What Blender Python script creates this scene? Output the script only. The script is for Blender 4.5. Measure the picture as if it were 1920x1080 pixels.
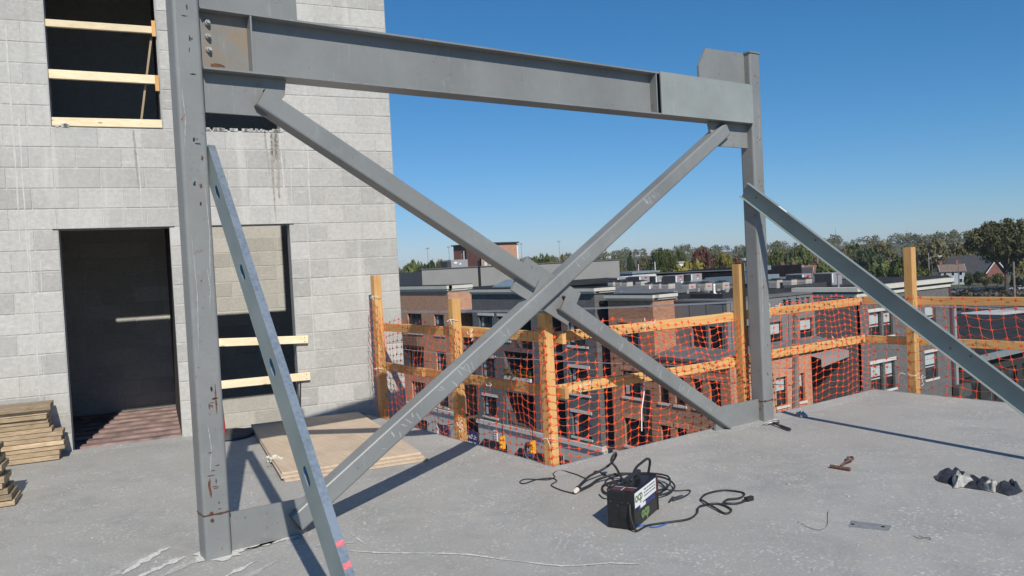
import bpy, math, random
from mathutils import Vector, Matrix
for o in list(bpy.data.objects): bpy.data.objects.remove(o, do_unlink=True)
S = bpy.context.scene
COL = S.collection
rnd = random.Random(7)
V = Vector
# ------------------------------------------------------------------ camera, sky, sun, exposure
cam = bpy.data.cameras.new('camera'); camo = bpy.data.objects.new('camera', cam); COL.objects.link(camo)
cam.sensor_width = 36; cam.lens = 27.86; cam.clip_start = 0.05; cam.clip_end = 14000
fw = V((.58273, .81220, -.02720)); up = V((.0572, -.0078, .9983))
fw.normalize(); rt = fw.cross(up).normalized(); up = rt.cross(fw)
camo.matrix_world = Matrix(((rt.x, up.x, -fw.x, -1.227), (rt.y, up.y, -fw.y, -4.862), (rt.z, up.z, -fw.z, 1.622), (0, 0, 0, 1)))
S.camera = camo
SUN_AZ, SUN_EL = math.radians(19), math.radians(39.8)          # the light travels towards +Y, turned 19 degrees to +X
w = bpy.data.worlds.new('World'); S.world = w; w.use_nodes = True
wn_ = w.node_tree.nodes; wl = w.node_tree.links
sky = wn_.new('ShaderNodeTexSky'); sky.sky_type = 'NISHITA'; sky.sun_disc = False
sky.sun_elevation = SUN_EL; sky.sun_rotation = math.radians(180) + SUN_AZ
sky.altitude = 200; sky.air_density = 1.0; sky.dust_density = 0; sky.ozone_density = 2.2
sp_ = wn_.new('ShaderNodeSeparateColor'); cb_ = wn_.new('ShaderNodeCombineColor'); wl.new(sky.outputs[0], sp_.inputs[0])
for i_, (ga, gn) in enumerate(((1.319, 0.2230), (0.914, 0.7602), (0.910, 1.1292))):      # deeper blue air, the same all round
    pw_ = wn_.new('ShaderNodeMath'); pw_.operation = 'POWER'; wl.new(sp_.outputs[i_], pw_.inputs[0]); pw_.inputs[1].default_value = ga
    mu_ = wn_.new('ShaderNodeMath'); mu_.operation = 'MULTIPLY'; wl.new(pw_.outputs[0], mu_.inputs[0]); mu_.inputs[1].default_value = gn
    wl.new(mu_.outputs[0], cb_.inputs[i_])
wl.new(cb_.outputs[0], wn_['Background'].inputs[0]); wn_['Background'].inputs[1].default_value = .095
sl = bpy.data.lights.new('sun', 'SUN'); sl.energy = 4.45; sl.angle = math.radians(.53); sl.color = (1, .94, .84)
so = bpy.data.objects.new('sun', sl); COL.objects.link(so)
sd = V((math.sin(SUN_AZ) * math.cos(SUN_EL), math.cos(SUN_AZ) * math.cos(SUN_EL), -math.sin(SUN_EL)))
so.rotation_euler = sd.to_track_quat('-Z', 'Y').to_euler(); so.location = (-3, -12, 12)
S.view_settings.view_transform = 'Standard'; S.view_settings.look = 'None'
S.view_settings.exposure = 0; S.view_settings.gamma = 1

# ------------------------------------------------------------------ materials
MATS = {}
def lin(c): return tuple(((x / 12.92) if x <= .04045 else ((x + .055) / 1.055) ** 2.4) for x in c)
class NT:
    def __init__(s, name):
        s.m = bpy.data.materials.new(name); s.m.use_nodes = True
        s.n = s.m.node_tree.nodes; s.l = s.m.node_tree.links; s.b = s.n['Principled BSDF']
        MATS[name] = s.m
    def new(s, t, **k):
        x = s.n.new(t)
        for a, b in k.items(): setattr(x, a, b)
        return x
    def link(s, a, b): s.l.new(a, b)
    def pos(s, scale=(1, 1, 1), obj=False, rot=(0, 0, 0)):
        if obj: src = s.new('ShaderNodeTexCoord').outputs['Object']
        else: src = s.new('ShaderNodeNewGeometry').outputs['Position']
        mp = s.new('ShaderNodeMapping'); mp.inputs['Scale'].default_value = scale; mp.inputs['Rotation'].default_value = rot
        s.link(src, mp.inputs[0]); return mp.outputs[0]
    def noise(s, vec, scale, detail=4, rough=.55, dist=0):
        n = s.new('ShaderNodeTexNoise'); s.link(vec, n.inputs['Vector'])
        n.inputs['Scale'].default_value = scale; n.inputs['Detail'].default_value = detail
        n.inputs['Roughness'].default_value = rough; n.inputs['Distortion'].default_value = dist
        return n.outputs['Fac']
    def ramp(s, f, a, b, ca=(0, 0, 0, 1), cb=(1, 1, 1, 1)):
        r = s.new('ShaderNodeValToRGB'); s.link(f, r.inputs[0])
        r.color_ramp.elements[0].position = a; r.color_ramp.elements[1].position = b
        r.color_ramp.elements[0].color = ca; r.color_ramp.elements[1].color = cb
        return r.outputs[0]
    def mix(s, f, a, b, mode='MIX'):
        m = s.new('ShaderNodeMix', data_type='RGBA', blend_type=mode)
        for v, i in ((f, 0), (a, 6), (b, 7)):
            if isinstance(v, (int, float)): m.inputs[i].default_value = v
            elif isinstance(v, tuple): m.inputs[i].default_value = tuple(v) + ((1,) if len(v) == 3 else ())
            else: s.link(v, m.inputs[i])
        return m.outputs[2]
    def math(s, op, a, b=0):
        m = s.new('ShaderNodeMath', operation=op)
        for v, i in ((a, 0), (b, 1)):
            if isinstance(v, (int, float)): m.inputs[i].default_value = v
            else: s.link(v, m.inputs[i])
        return m.outputs[0]
    def objrand(s): return s.new('ShaderNodeObjectInfo').outputs['Random']
    def col(s, c):
        if isinstance(c, tuple): s.b.inputs['Base Color'].default_value = tuple(c[:3]) + (1,)
        else: s.link(c, s.b.inputs['Base Color'])
    def set(s, rough=.6, metal=0, spec=None):
        s.b.inputs['Roughness'].default_value = rough; s.b.inputs['Metallic'].default_value = metal
        if spec is not None: s.b.inputs['Specular IOR Level'].default_value = spec
    def bump(s, h, strength=.3, dist=.01):
        b = s.new('ShaderNodeBump'); b.inputs['Strength'].default_value = strength; b.inputs['Distance'].default_value = dist
        s.link(h, b.inputs['Height']); s.link(b.outputs[0], s.b.inputs['Normal'])
def basic(name, c, rough=.6, metal=0, var=.15, scale=3, orand=0, bump=0, bs=60):
    t = NT(name); p = t.pos()
    n = t.noise(p, scale, 5)
    lo = tuple(x * (1 - var) for x in c); hi = tuple(min(1, x * (1 + var)) for x in c)
    k = t.mix(t.ramp(n, .3, .7), lo, hi)
    if orand:
        r = t.ramp(t.objrand(), 0, 1, (1 - orand,) * 3 + (1,), (1 + orand,) * 3 + (1,))
        k = t.mix(1.0, k, r, 'MULTIPLY')
    t.col(k); t.set(rough, metal)
    if bump: t.bump(t.noise(p, bs, 3), bump, .004)
    return t.m
# slab concrete
t = NT('concrete_slab'); p = t.pos()
a = t.mix(t.ramp(t.noise(p, .9, 6, .6), .35, .68), (.282, .271, .246), (.435, .418, .382))
b = t.mix(t.ramp(t.noise(p, 7, 5, .7), .4, .62), a, (.36, .355, .34))
b = t.mix(t.math('MULTIPLY', t.ramp(t.noise(p, 1.6, 6, .7, 1.0), .50, .68), .45), b, (.235, .243, .25))
v = t.new('ShaderNodeTexVoronoi'); v.inputs['Scale'].default_value = 33; t.link(p, v.inputs['Vector'])
sp = t.ramp(v.outputs['Distance'], .18, .42, (1, 1, 1, 1), (0, 0, 0, 1))
msk = t.ramp(t.noise(p, 3.2, 8, .85), .47, .60)
b = t.mix(t.math('MULTIPLY', t.math('MULTIPLY', sp, msk), .9), b, (.66, .645, .61))
v2 = t.new('ShaderNodeTexVoronoi'); v2.inputs['Scale'].default_value = 19; t.link(p, v2.inputs['Vector'])
b = t.mix(t.math('MULTIPLY', t.ramp(v2.outputs['Distance'], .05, .10, (1, 1, 1, 1), (0, 0, 0, 1)), t.ramp(t.noise(p, 1.3, 2), .5, .6)), b, (.16, .15, .14))
b = t.mix(t.math('MULTIPLY', t.ramp(t.noise(p, .55, 4), .52, .70), .6), b, (.375, .345, .31))
fg = t.noise(p, 60, 5, .9)
b = t.mix(.20, b, t.mix(t.ramp(fg, .38, .62), (.15, .148, .14), (.56, .55, .53)))
spt = t.ramp(t.noise(p, 55, 2, .5), .655, .70); b = t.mix(t.math('MULTIPLY', t.math('MULTIPLY', spt, t.ramp(t.noise(p, 1.7, 5, .75), .40, .58)), .8), b, (.66, .65, .62))
t.col(b); t.set(.82); t.bump(t.math('ADD', t.noise(p, 180, 4, .7), t.math('MULTIPLY', t.noise(p, 14, 3), 2.0)), .35, .004)
# block
def blockmat(name, lo, hi, stain=True):
    t = NT(name); p = t.pos()
    r = t.ramp(t.objrand(), 0, 1, lo + (1,), hi + (1,))
    n = t.noise(p, 26, 6, .75)
    k = t.mix(.8, r, t.ramp(n, .3, .72, (.74, .74, .75, 1), (1.12, 1.12, 1.1, 1)), 'MULTIPLY')
    big = t.noise(p, 1.1, 4, .6)
    k = t.mix(t.math('MULTIPLY', t.ramp(big, .45, .7), .3), k, (.55, .55, .53))
    if stain:
        ps = t.pos((3.4, 3.4, .32)); st = t.noise(ps, 1.5, 5, .65)
        k = t.mix(t.math('MULTIPLY', t.ramp(st, .60, .70), .5), k, (.60, .59, .55))
        ps2 = t.pos((6, 6, .5)); st2 = t.noise(ps2, 1.1, 4, .6)
        k = t.mix(t.math('MULTIPLY', t.ramp(st2, .62, .75), .35), k, (.29, .275, .25))
        pz = t.pos((1.2, 1.2, 6)); sc = t.noise(pz, 3.5, 4, .7)
        k = t.mix(t.math('MULTIPLY', t.ramp(sc, .60, .68), .45), k, (.62, .62, .6))
    t.col(k); t.set(.92)
    t.bump(t.math('ADD', t.noise(p, 130, 5, .75), t.math('MULTIPLY', t.noise(p, 40, 3), 1.0)), .55, .004)
    return t.m
blockmat('block', (.408, .398, .374), (.54, .526, .494))
blockmat('mortar', (.46, .45, .42), (.50, .49, .46))
# steel primer
def steel(name, c, rust=.62, rustlo=.70, metal=0.0, rough=.42, stain=0):
    t = NT(name); p = t.pos()
    k = t.mix(t.ramp(t.noise(p, 2.0, 6, .6), .32, .7), tuple(x * .86 for x in c), tuple(x * 1.10 for x in c))
    k = t.mix(t.math('MULTIPLY', t.ramp(t.noise(p, 11, 5, .75), .56, .70), .22), k, tuple(x * 1.5 for x in c))
    ps = t.pos((11, 11, 1.0)); sm = t.noise(ps, 2.6, 5, .75)
    k = t.mix(t.math('MULTIPLY', t.ramp(sm, .60, .70), .28), k, tuple(min(1, x * 1.7) for x in c))
    k = t.mix(t.math('MULTIPLY', t.ramp(t.noise(p, 4.4, 4, .7), .58, .76), .22), k, (c[0] * .95, c[1] * .82, c[2] * .62))
    rn = t.noise(p, 15, 7, .75, .8); zone = t.noise(p, 2.3, 2)
    rf = t.math('MULTIPLY', t.ramp(rn, rust, rustlo), t.ramp(zone, .44, .56))
    k = t.mix(rf, k, t.mix(t.ramp(t.noise(p, 60, 3), .35, .65), (.10, .030, .012), (.30, .12, .05)))
    dn = t.noise(p, 31, 3, .7, .4)
    k = t.mix(t.math('MULTIPLY', t.ramp(dn, .69, .74), t.ramp(zone, .40, .5)), k, (.035, .033, .032))
    if stain:
        k = t.mix(t.math('MULTIPLY', t.ramp(t.noise(p, 6, 6, .75), .46, .72), stain), k, (.30, .175, .06))
    t.col(k); t.set(rough, metal)
    t.bump(t.noise(p, 90, 4, .6), .12, .003)
    return t.m
steel('primer_steel', (.222, .230, .227), .60, .645)
steel('stained_steel', (.22, .215, .20), .60, .66, stain=.7)
steel('primer_steel_clean', (.216, .224, .222), .64, .69)
steel('patched_steel', (.28, .305, .295), .70, .76)
basic('rust', (.125, .055, .03), .9, 0, .5, 40)
basic('rust_deck', (.24, .165, .15), .75, 0, .55, 5)
t = NT('galvanised'); p = t.pos()
v = t.new('ShaderNodeTexVoronoi'); v.inputs['Scale'].default_value = 45; t.link(p, v.inputs['Vector'])
k = t.mix(t.ramp(t.math('ADD', t.math('MULTIPLY', v.outputs['Distance'], .6), t.noise(p, 6, 4)), .35, .95), (.34, .40, .43), (.55, .60, .63))
t.col(k); t.set(.36, .75); t.bump(t.noise(p, 50, 3), .12, .002)
t = NT('galvanised_shade'); p = t.pos()
t.col(t.mix(t.ramp(t.noise(p, 3, 5), .3, .7), (.20, .245, .24), (.27, .315, .31))); t.set(.5, .2); t.bump(t.noise(p, 50, 3), .1, .002)  # darker galvanised: shade of stud web and channel put into the colour
def woodmat(name, lo, hi, axis, orand=.12, knots=True):
    t = NT(name)
    sc = {'x': (1.2, 26, 26), 'y': (26, 1.2, 26), 'z': (26, 26, 1.2)}[axis]
    p = t.pos(sc); g = t.noise(p, 1.6, 5, .6, .8)
    k = t.mix(t.ramp(g, .32, .7), lo, hi)
    p1 = t.pos()
    k = t.mix(t.math('MULTIPLY', t.ramp(t.noise(p1, 3.0, 3), .45, .7), .35), k, tuple(x * .72 for x in lo))
    if knots:
        v = t.new('ShaderNodeTexVoronoi'); v.inputs['Scale'].default_value = 5.5
        pk = t.pos({'x': (.6, 1.6, 1.6), 'y': (1.6, .6, 1.6), 'z': (1.6, 1.6, .6)}[axis]); t.link(pk, v.inputs['Vector'])
        k = t.mix(t.ramp(v.outputs['Distance'], .05, .13, (.85,) * 3 + (1,), (0, 0, 0, 1)), k, tuple(x * .33 for x in lo))
    r = t.ramp(t.objrand(), 0, 1, (1 - orand,) * 3 + (1,), (1 + orand,) * 3 + (1,))
    k = t.mix(1.0, k, r, 'MULTIPLY')
    t.col(k); t.set(.75); t.bump(g, .25, .003)
    return t.m
for ax in 'xyz':
    woodmat('pine_' + ax, (.56, .30, .10), (.74, .44, .175), ax)
woodmat('bright_pine', (.76, .60, .37), (.88, .76, .53), 'x')
woodmat('old_plank', (.30, .215, .13), (.52, .40, .26), 'x', .38)
woodmat('plywood', (.50, .39, .28), (.62, .50, .375), 'y', .08, False)
woodmat('grey_stick', (.34, .25, .15), (.45, .34, .22), 'z')
t = NT('orange_plastic'); p = t.pos(); t.col(t.mix(t.ramp(t.noise(p, 8, 3), .3, .7), (.70, .060, .014), (.86, .115, .028))); t.set(.42)
basic('white_string', (.75, .75, .73), .7)
basic('black_plastic', (.012, .012, .014), .38, 0, .4, 30)
basic('black_rubber', (.022, .022, .024), .55, 0, .3, 20)
basic('tool_steel', (.10, .10, .10), .4, .6, .4, 40)
basic('rusty_tool', (.16, .08, .06), .8, .2, .4, 50)
basic('red_paint', (.55, .03, .03), .5)
basic('pink_paint', (.62, .16, .18), .7, 0, .3, 60)
basic('blue_wire', (.03, .12, .42), .5)
basic('white_label', (.82, .83, .82), .4, 0, .03)
basic('grey_print', (.16, .17, .17), .6, 0, .1)
basic('olive_print', (.15, .17, .07), .6, 0, .1)
basic('green_print', (.17, .27, .10), .6, 0, .25, 60)
basic('indigo_print', (.035, .045, .17), .5, 0, .3, 50)
basic('maroon', (.10, .03, .035), .5)
basic('brass_tip', (.72, .68, .58), .5)
basic('chalk', (.60, .585, .55), .95, 0, .25, 60)
basic('tape_grey', (.34, .335, .32), .5, 0, .4, 25)
basic('chalk_faint', (.43, .42, .40), .95, 0, .2, 50)
basic('scratch_pale', (.36, .375, .37), .6, 0, .12, 40)
basic('stain_brown', (.33, .315, .28), .95, 0, .2, 20)
basic('stain_white', (.535, .525, .50), .95, 0, .1, 20)
basic('foil', (.62, .62, .64), .25, .8, .2, 30)
t = NT('tarp_black'); p = t.pos(); t.col(t.mix(t.ramp(t.noise(p, 20, 4), .3, .7), (.018, .019, .024), (.05, .052, .062))); t.set(.3); t.bump(t.noise(p, 45, 3), .4, .01)
basic('steel_insert', (.285, .29, .29), .55, .25, .2, 30)
basic('dark_interior', (.03, .03, .03), .9)
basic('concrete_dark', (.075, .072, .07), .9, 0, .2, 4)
# bricks on vertical faces
def brickmat(name, c1, c2, mortar, w=.215, h=.072, bias=0, mortarsize=.012, wear=.25):
    t = NT(name)
    g = t.new('ShaderNodeNewGeometry'); sx = t.new('ShaderNodeSeparateXYZ'); t.link(g.outputs['Position'], sx.inputs[0])
    cx = t.new('ShaderNodeCombineXYZ'); t.link(t.math('ADD', sx.outputs[0], sx.outputs[1]), cx.inputs[0]); t.link(sx.outputs[2], cx.inputs[1])
    b = t.new('ShaderNodeTexBrick'); t.link(cx.outputs[0], b.inputs['Vector'])
    b.inputs['Color1'].default_value = c1 + (1,); b.inputs['Color2'].default_value = c2 + (1,); b.inputs['Mortar'].default_value = mortar + (1,)
    b.inputs['Scale'].default_value = 1; b.inputs['Brick Width'].default_value = w; b.inputs['Row Height'].default_value = h
    b.inputs['Mortar Size'].default_value = mortarsize; b.inputs['Mortar Smooth'].default_value = .1; b.inputs['Bias'].default_value = bias
    p = t.pos()
    k = t.mix(wear, b.outputs['Color'], t.ramp(t.noise(p, 1.6, 5, .7), .3, .7, (.55, .55, .55, 1), (1.3, 1.3, 1.3, 1)), 'MULTIPLY')
    t.col(k); t.set(.85); t.bump(b.outputs['Fac'], -.4, .01)
    return t.m
brickmat('red_brick', (.27, .070, .034), (.50, .185, .092), (.44, .33, .23), mortarsize=.012)
brickmat('orange_brick', (.36, .125, .060), (.54, .235, .125), (.52, .41, .30), mortarsize=.012)
brickmat('dark_brick', (.028, .029, .033), (.095, .095, .10), (.25, .24, .23), mortarsize=.012)
brickmat('grey_siding', (.185, .178, .175), (.205, .198, .195), (.13, .13, .13), 1.2, 2.9, 0, .012, .15)
basic('stone_trim', (.60, .58, .53), .8, 0, .08, 2)
basic('cream_trim', (.60, .575, .50), .7, 0, .06, 2)
basic('store_stone', (.50, .475, .43), .85, 0, .1, 1.5)
basic('stucco_grey', (.275, .27, .26), .85, 0, .06, .8)
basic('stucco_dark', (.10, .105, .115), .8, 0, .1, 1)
basic('roof_membrane', (.040, .041, .045), 1.0, 0, .3, .8)
basic('black_wall', (.016, .016, .019), .95, 0, .3, .6)
basic('roof_light', (.42, .42, .42), .8, 0, .15, .7)
basic('roof_grey', (.135, .135, .14), .85, 0, .2, .9)
basic('frame_dark', (.018, .018, .022), .45)
basic('curtain', (.42, .43, .43), .8, 0, .2, 3)
basic('blind', (.44, .49, .48), .7, 0, .08, 4)
t = NT('glass_dark'); p = t.pos(); t.col(t.mix(t.ramp(t.noise(p, .8, 3), .4, .65), (.012, .014, .018), (.05, .06, .07))); t.set(.06)
basic('hvac_beige', (.47, .44, .385), .6, 0, .08, 3)
for q_ in ('black_wall', 'roof_membrane'): MATS[q_].node_tree.nodes['Principled BSDF'].inputs['Specular IOR Level'].default_value = .05
basic('hvac_grey', (.30, .30, .31), .55, 0, .05, 3)
basic('hvac_dark', (.055, .055, .062), .6, 0, .1, 3)
basic('duct_metal', (.36, .42, .43), .4, .5, .12, 2)
basic('white_pvc', (.80, .80, .80), .5, 0, .04)
basic('logo_red', (.60, .03, .035), .5, 0, .05)
basic('signal_yellow', (.80, .36, .03), .5, 0, .1)
basic('pole_wood', (.20, .165, .135), .9, 0, .25, 3)
basic('wire_grey', (.42, .42, .42), .6, 0, .05)
basic('asphalt', (.05, .05, .052), .9, 0, .2, .6)
basic('sidewalk', (.30, .29, .275), .9, 0, .1, .6)
basic('sign_navy', (.02, .03, .12), .5)
basic('sign_blue', (.05, .25, .60), .5)
basic('sign_maroon', (.06, .012, .02), .5)
basic('white_paint', (.78, .78, .76), .6, 0, .06, 1)
basic('house_brick', (.25, .11, .085), .9, 0, .15, 1)
basic('house_blue', (.36, .43, .48), .8, 0, .05, 1)
basic('house_pink', (.50, .38, .34), .85, 0, .06, 1)
basic('shingle_grey', (.17, .165, .165), .9, 0, .2, 1.5)
basic('shingle_brown', (.17, .125, .105), .9, 0, .2, 1.5)
basic('shingle_dark', (.045, .046, .052), .9, 0, .25, 1.2)
basic('roof_rust', (.23, .10, .075), .9, 0, .2, 1.2)
basic('bark', (.085, .065, .05), .95, 0, .3, 3)
basic('car_silver', (.45, .46, .48), .25, .6, .03)
basic('car_dark', (.02, .025, .035), .22, .3, .05)
basic('car_white', (.75, .75, .75), .25, 0, .03)
basic('tyre', (.015, .015, .015), .9)
t = NT('grass_ground'); p = t.pos()
k = t.mix(t.ramp(t.noise(p, .02, 5), .35, .65), (.055, .065, .03), (.12, .105, .065))
k = t.mix(t.ramp(t.noise(p, .15, 4), .5, .7), k, (.10, .095, .07)); t.col(k); t.set(.95)
def leaf(name, lo, hi):
    t = NT(name); p = t.pos()
    k = t.mix(t.ramp(t.noise(p, .55, 4, .7), .3, .7), lo, hi)
    r = t.ramp(t.objrand(), 0, 1, (.8, .8, .8, 1), (1.2, 1.2, 1.2, 1)); k = t.mix(1.0, k, r, 'MULTIPLY')
    t.col(k); t.set(.7, 0, .2)
    try: t.b.inputs['Subsurface Weight'].default_value = 0
    except Exception: pass
leaf('leaf_green', (.048, .068, .018), (.115, .135, .036))
leaf('leaf_dark', (.022, .036, .016), (.050, .066, .028))
leaf('leaf_olive', (.075, .070, .030), (.150, .130, .055))
leaf('leaf_yellow', (.115, .105, .020), (.23, .19, .045))
leaf('leaf_red', (.085, .036, .025), (.16, .075, .045))
leaf('leaf_brown', (.085, .070, .048), (.145, .115, .075))
leaf('leaf_deep', (.048, .052, .020), (.110, .104, .045))
leaf('leaf_far', (.070, .080, .034), (.135, .130, .062))

HAZE = .00011
# ------------------------------------------------------------------ builders
class Fr:                                                     # a local frame: x along u, y along n, z up
    def __init__(s, o=(0, 0, 0), u=(1, 0, 0), n=(0, 1, 0), z=(0, 0, 1)):
        s.o, s.u, s.n, s.z = V(o), V(u), V(n), V(z)
    def p(s, x, y, z): return s.o + s.u * x + s.n * y + s.z * z
W0 = Fr()
class MB:
    def __init__(s): s.v = []; s.f = []
    def add(s, vs, fs):
        b = len(s.v); s.v += [V(q) for q in vs]; s.f += [[i + b for i in f] for f in fs]; return s
    def box(s, x0, x1, y0, y1, z0, z1, fr=W0):
        vs = [fr.p(x, y, z) for z in (z0, z1) for y in (y0, y1) for x in (x0, x1)]
        return s.add(vs, [[0, 2, 3, 1], [4, 5, 7, 6], [0, 1, 5, 4], [2, 6, 7, 3], [0, 4, 6, 2], [1, 3, 7, 5]])
    def bbox(s, x0, x1, y0, y1, z0, z1, b=.004, fr=W0):       # box with chamfered long edges (section in y,z, length along x)
        sec = [(y0 + b, z0), (y1 - b, z0), (y1, z0 + b), (y1, z1 - b), (y1 - b, z1), (y0 + b, z1), (y0, z1 - b), (y0, z0 + b)]
        return s.prism([(y, z) for y, z in sec], lambda q, t: fr.p(t, q[0], q[1]), x0, x1)
    def prism(s, poly, fn, a, b):                             # poly extruded from a to b, fn(point, t) -> 3D
        n = len(poly); vs = [fn(q, a) for q in poly] + [fn(q, b) for q in poly]
        fs = [[i, (i + 1) % n, n + (i + 1) % n, n + i] for i in range(n)] + [list(range(n))[::-1], list(range(n, 2 * n))]
        return s.add(vs, fs)
    def xz(s, poly, y0, y1): return s.prism(poly, lambda q, t: V((q[0], t, q[1])), y0, y1)
    def bar(s, a, b, wx, wy, upv=(0, 0, 1), r=0, seg=3):      # rectangular (rounded) bar from a to b
        a, b = V(a), V(b); d = (b - a).normalized(); sx = d.cross(V(upv)).normalized(); sy = sx.cross(d)
        if r:
            pl = []
            for cx, cy, a0 in ((1, 1, 0), (-1, 1, 90), (-1, -1, 180), (1, -1, 270)):
                for i in range(seg + 1):
                    g = math.radians(a0 + 90 * i / seg)
                    pl.append((cx * (wx / 2 - r) + r * math.cos(g), cy * (wy / 2 - r) + r * math.sin(g)))
        else: pl = [(-wx / 2, -wy / 2), (wx / 2, -wy / 2), (wx / 2, wy / 2), (-wx / 2, wy / 2)]
        L = (b - a).length
        return s.prism(pl, lambda q, t: a + d * t + sx * q[0] + sy * q[1], 0, L)
    def tube(s, pts, r, n=6, cap=True):
        pts = [V(q) for q in pts]; base = len(s.v); m = len(pts); prev = None
        for i, q in enumerate(pts):
            d = (pts[min(i + 1, m - 1)] - pts[max(i - 1, 0)])
            d = d.normalized() if d.length > 1e-9 else V((0, 0, 1))
            if prev is None:
                ref = V((0, 0, 1)) if abs(d.z) < .9 else V((1, 0, 0)); x = d.cross(ref).normalized()
            else:
                x = prev - d * prev.dot(d)
                x = x.normalized() if x.length > 1e-6 else d.cross(V((.3, .5, .8))).normalized()
            prev = x; y = d.cross(x)
            rr = r[i] if isinstance(r, (list, tuple)) else r
            for k in range(n):
                g = 2 * math.pi * k / n; s.v.append(q + x * (rr * math.cos(g)) + y * (rr * math.sin(g)))
        for i in range(m - 1):
            for k in range(n):
                s.f.append([base + i * n + k, base + i * n + (k + 1) % n, base + (i + 1) * n + (k + 1) % n, base + (i + 1) * n + k])
        if cap: s.f.append([base + k for k in range(n)][::-1]); s.f.append([base + (m - 1) * n + k for k in range(n)])
        return s
    def cyl(s, c, r, h, n=16, r2=None):
        c = V(c); return s.tube([c, c + V((0, 0, h))], [r, r if r2 is None else r2], n)
    def lathe(s, c, prof, n=20):
        c = V(c); return s.tube([c + V((0, 0, z)) for r, z in prof], [r for r, z in prof], n)
    def build(s, name, mat, parent=None, smooth=False, **k):
        return mesh_obj(name, s.v, s.f, mat, parent, smooth, **k)
def root_loc(p):
    l = V((0, 0, 0))
    while p is not None: l = l + V(p.location); p = p.parent
    return l
def mesh_obj(name, vs, fs, mat, parent=None, smooth=False, label=None, cat=None, group=None, kind=None, mesh_only=False):
    off = root_loc(parent)
    me = bpy.data.meshes.new(name); me.from_pydata([tuple(q - off) for q in vs], [], fs); me.validate(); me.update()
    if mat: me.materials.append(MATS[mat])
    if smooth: me.polygons.foreach_set('use_smooth', [True] * len(me.polygons))
    if mesh_only: return me
    o = bpy.data.objects.new(name, me); COL.objects.link(o)
    if parent is not None: o.parent = parent
    tag(o, label, cat, group, kind); return o
def tag(o, label=None, cat=None, group=None, kind=None):
    for k, v in (('label', label), ('category', cat), ('group', group), ('kind', kind)):
        if v: o[k] = v
    return o
def thing(name, label, cat, loc=(0, 0, 0), group=None, kind=None):
    o = bpy.data.objects.new(name, None); COL.objects.link(o); o.location = loc; o.empty_display_size = .2
    return tag(o, label, cat, group, kind)
def copy_tree(o, parent=None, label=None, loc=None):
    c = o.copy(); COL.objects.link(c)
    if parent is not None: c.parent = parent
    if label: c['label'] = label
    if loc is not None: c.location = loc
    for ch in list(o.children): copy_tree(ch, c)
    return c
def facade(fr, x0, x1, z0, z1, holes, depth, name, mat, parent, kind=None, label=None):
    xs = sorted({x0, x1} | {h[i] for h in holes for i in (0, 1)}); zs = sorted({z0, z1} | {h[i] for h in holes for i in (2, 3)})
    xs = [x for x in xs if x0 <= x <= x1]; zs = [z for z in zs if z0 <= z <= z1]
    m = MB()
    def inh(x, z): return any(h[0] < x < h[1] and h[2] < z < h[3] for h in holes)
    for i in range(len(xs) - 1):
        for j in range(len(zs) - 1):
            cx, cz = (xs[i] + xs[i + 1]) / 2, (zs[j] + zs[j + 1]) / 2
            if inh(cx, cz): continue
            a, b, c, d = xs[i], xs[i + 1], zs[j], zs[j + 1]
            m.add([fr.p(a, 0, c), fr.p(b, 0, c), fr.p(b, 0, d), fr.p(a, 0, d)], [[0, 1, 2, 3]])
            m.add([fr.p(a, depth, c), fr.p(b, depth, c), fr.p(b, depth, d), fr.p(a, depth, d)], [[3, 2, 1, 0]])
    rects = [(h, -1) for h in holes] + [((x0, x1, z0, z1), 1)]
    for (a, b, c, d), sgn in rects:
        for q, r in (((a, c), (b, c)), ((b, c), (b, d)), ((b, d), (a, d)), ((a, d), (a, c))):
            f = [fr.p(q[0], 0, q[1]), fr.p(r[0], 0, r[1]), fr.p(r[0], depth, r[1]), fr.p(q[0], depth, q[1])]
            m.add(f, [[3, 2, 1, 0] if sgn > 0 else [0, 1, 2, 3]])
    return m.build(name, mat, parent, kind=kind, label=label)
def text_mesh(body, size, fr, x, y, z, mat, parent, name='lettering', ext=.001, bold=0.0):
    cu = bpy.data.curves.new('lettering', 'FONT'); cu.body = body; cu.size = size; cu.extrude = ext; cu.align_x = 'CENTER'; cu.align_y = 'CENTER'
    cu.offset = bold; cu.resolution_u = 3
    o = bpy.data.objects.new('lettering', cu); COL.objects.link(o)
    dg = bpy.context.evaluated_depsgraph_get(); dg.update()
    me = bpy.data.meshes.new_from_object(o.evaluated_get(dg))
    vs = [fr.p(x + q.co.x, y - q.co.z, z + q.co.y) for q in me.vertices]; fs = [list(q.vertices) for q in me.polygons]
    bpy.data.objects.remove(o, do_unlink=True)
    return mesh_obj(name, vs, fs, mat, parent)

# ------------------------------------------------------------------ SETTING: ground and street
Z0 = -14.0
def terrain(x, y):
    d = math.hypot(x, y); t_ = max(0, min(1, (d - 330) / 800)); t_ = t_ * t_ * (3 - 2 * t_)
    az = math.degrees(math.atan2(x, y)); k = max(0, min(1, (az - 20) / 25))
    return Z0 + t_ * (8 + 13 * k) + max(0, d - 1500) * .002
m = MB(); NA, NR = 96, 40
rad = [0] + [20 * (1.16 ** i) for i in range(NR)]
vs = [V((0, 0, Z0))]
for r in rad[1:]:
    for k in range(NA):
        g = 2 * math.pi * k / NA; x, y = r * math.sin(g), r * math.cos(g); vs.append(V((x, y, terrain(x, y))))
fs = [[0, 1 + (k + 1) % NA, 1 + k] for k in range(NA)]
for i in range(NR - 1):
    for k in range(NA):
        a = 1 + i * NA + k; b = 1 + i * NA + (k + 1) % NA; fs.append([a, b, b + NA, a + NA])
mesh_obj('ground', vs, fs, 'grass_ground', None, True, kind='structure')
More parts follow.
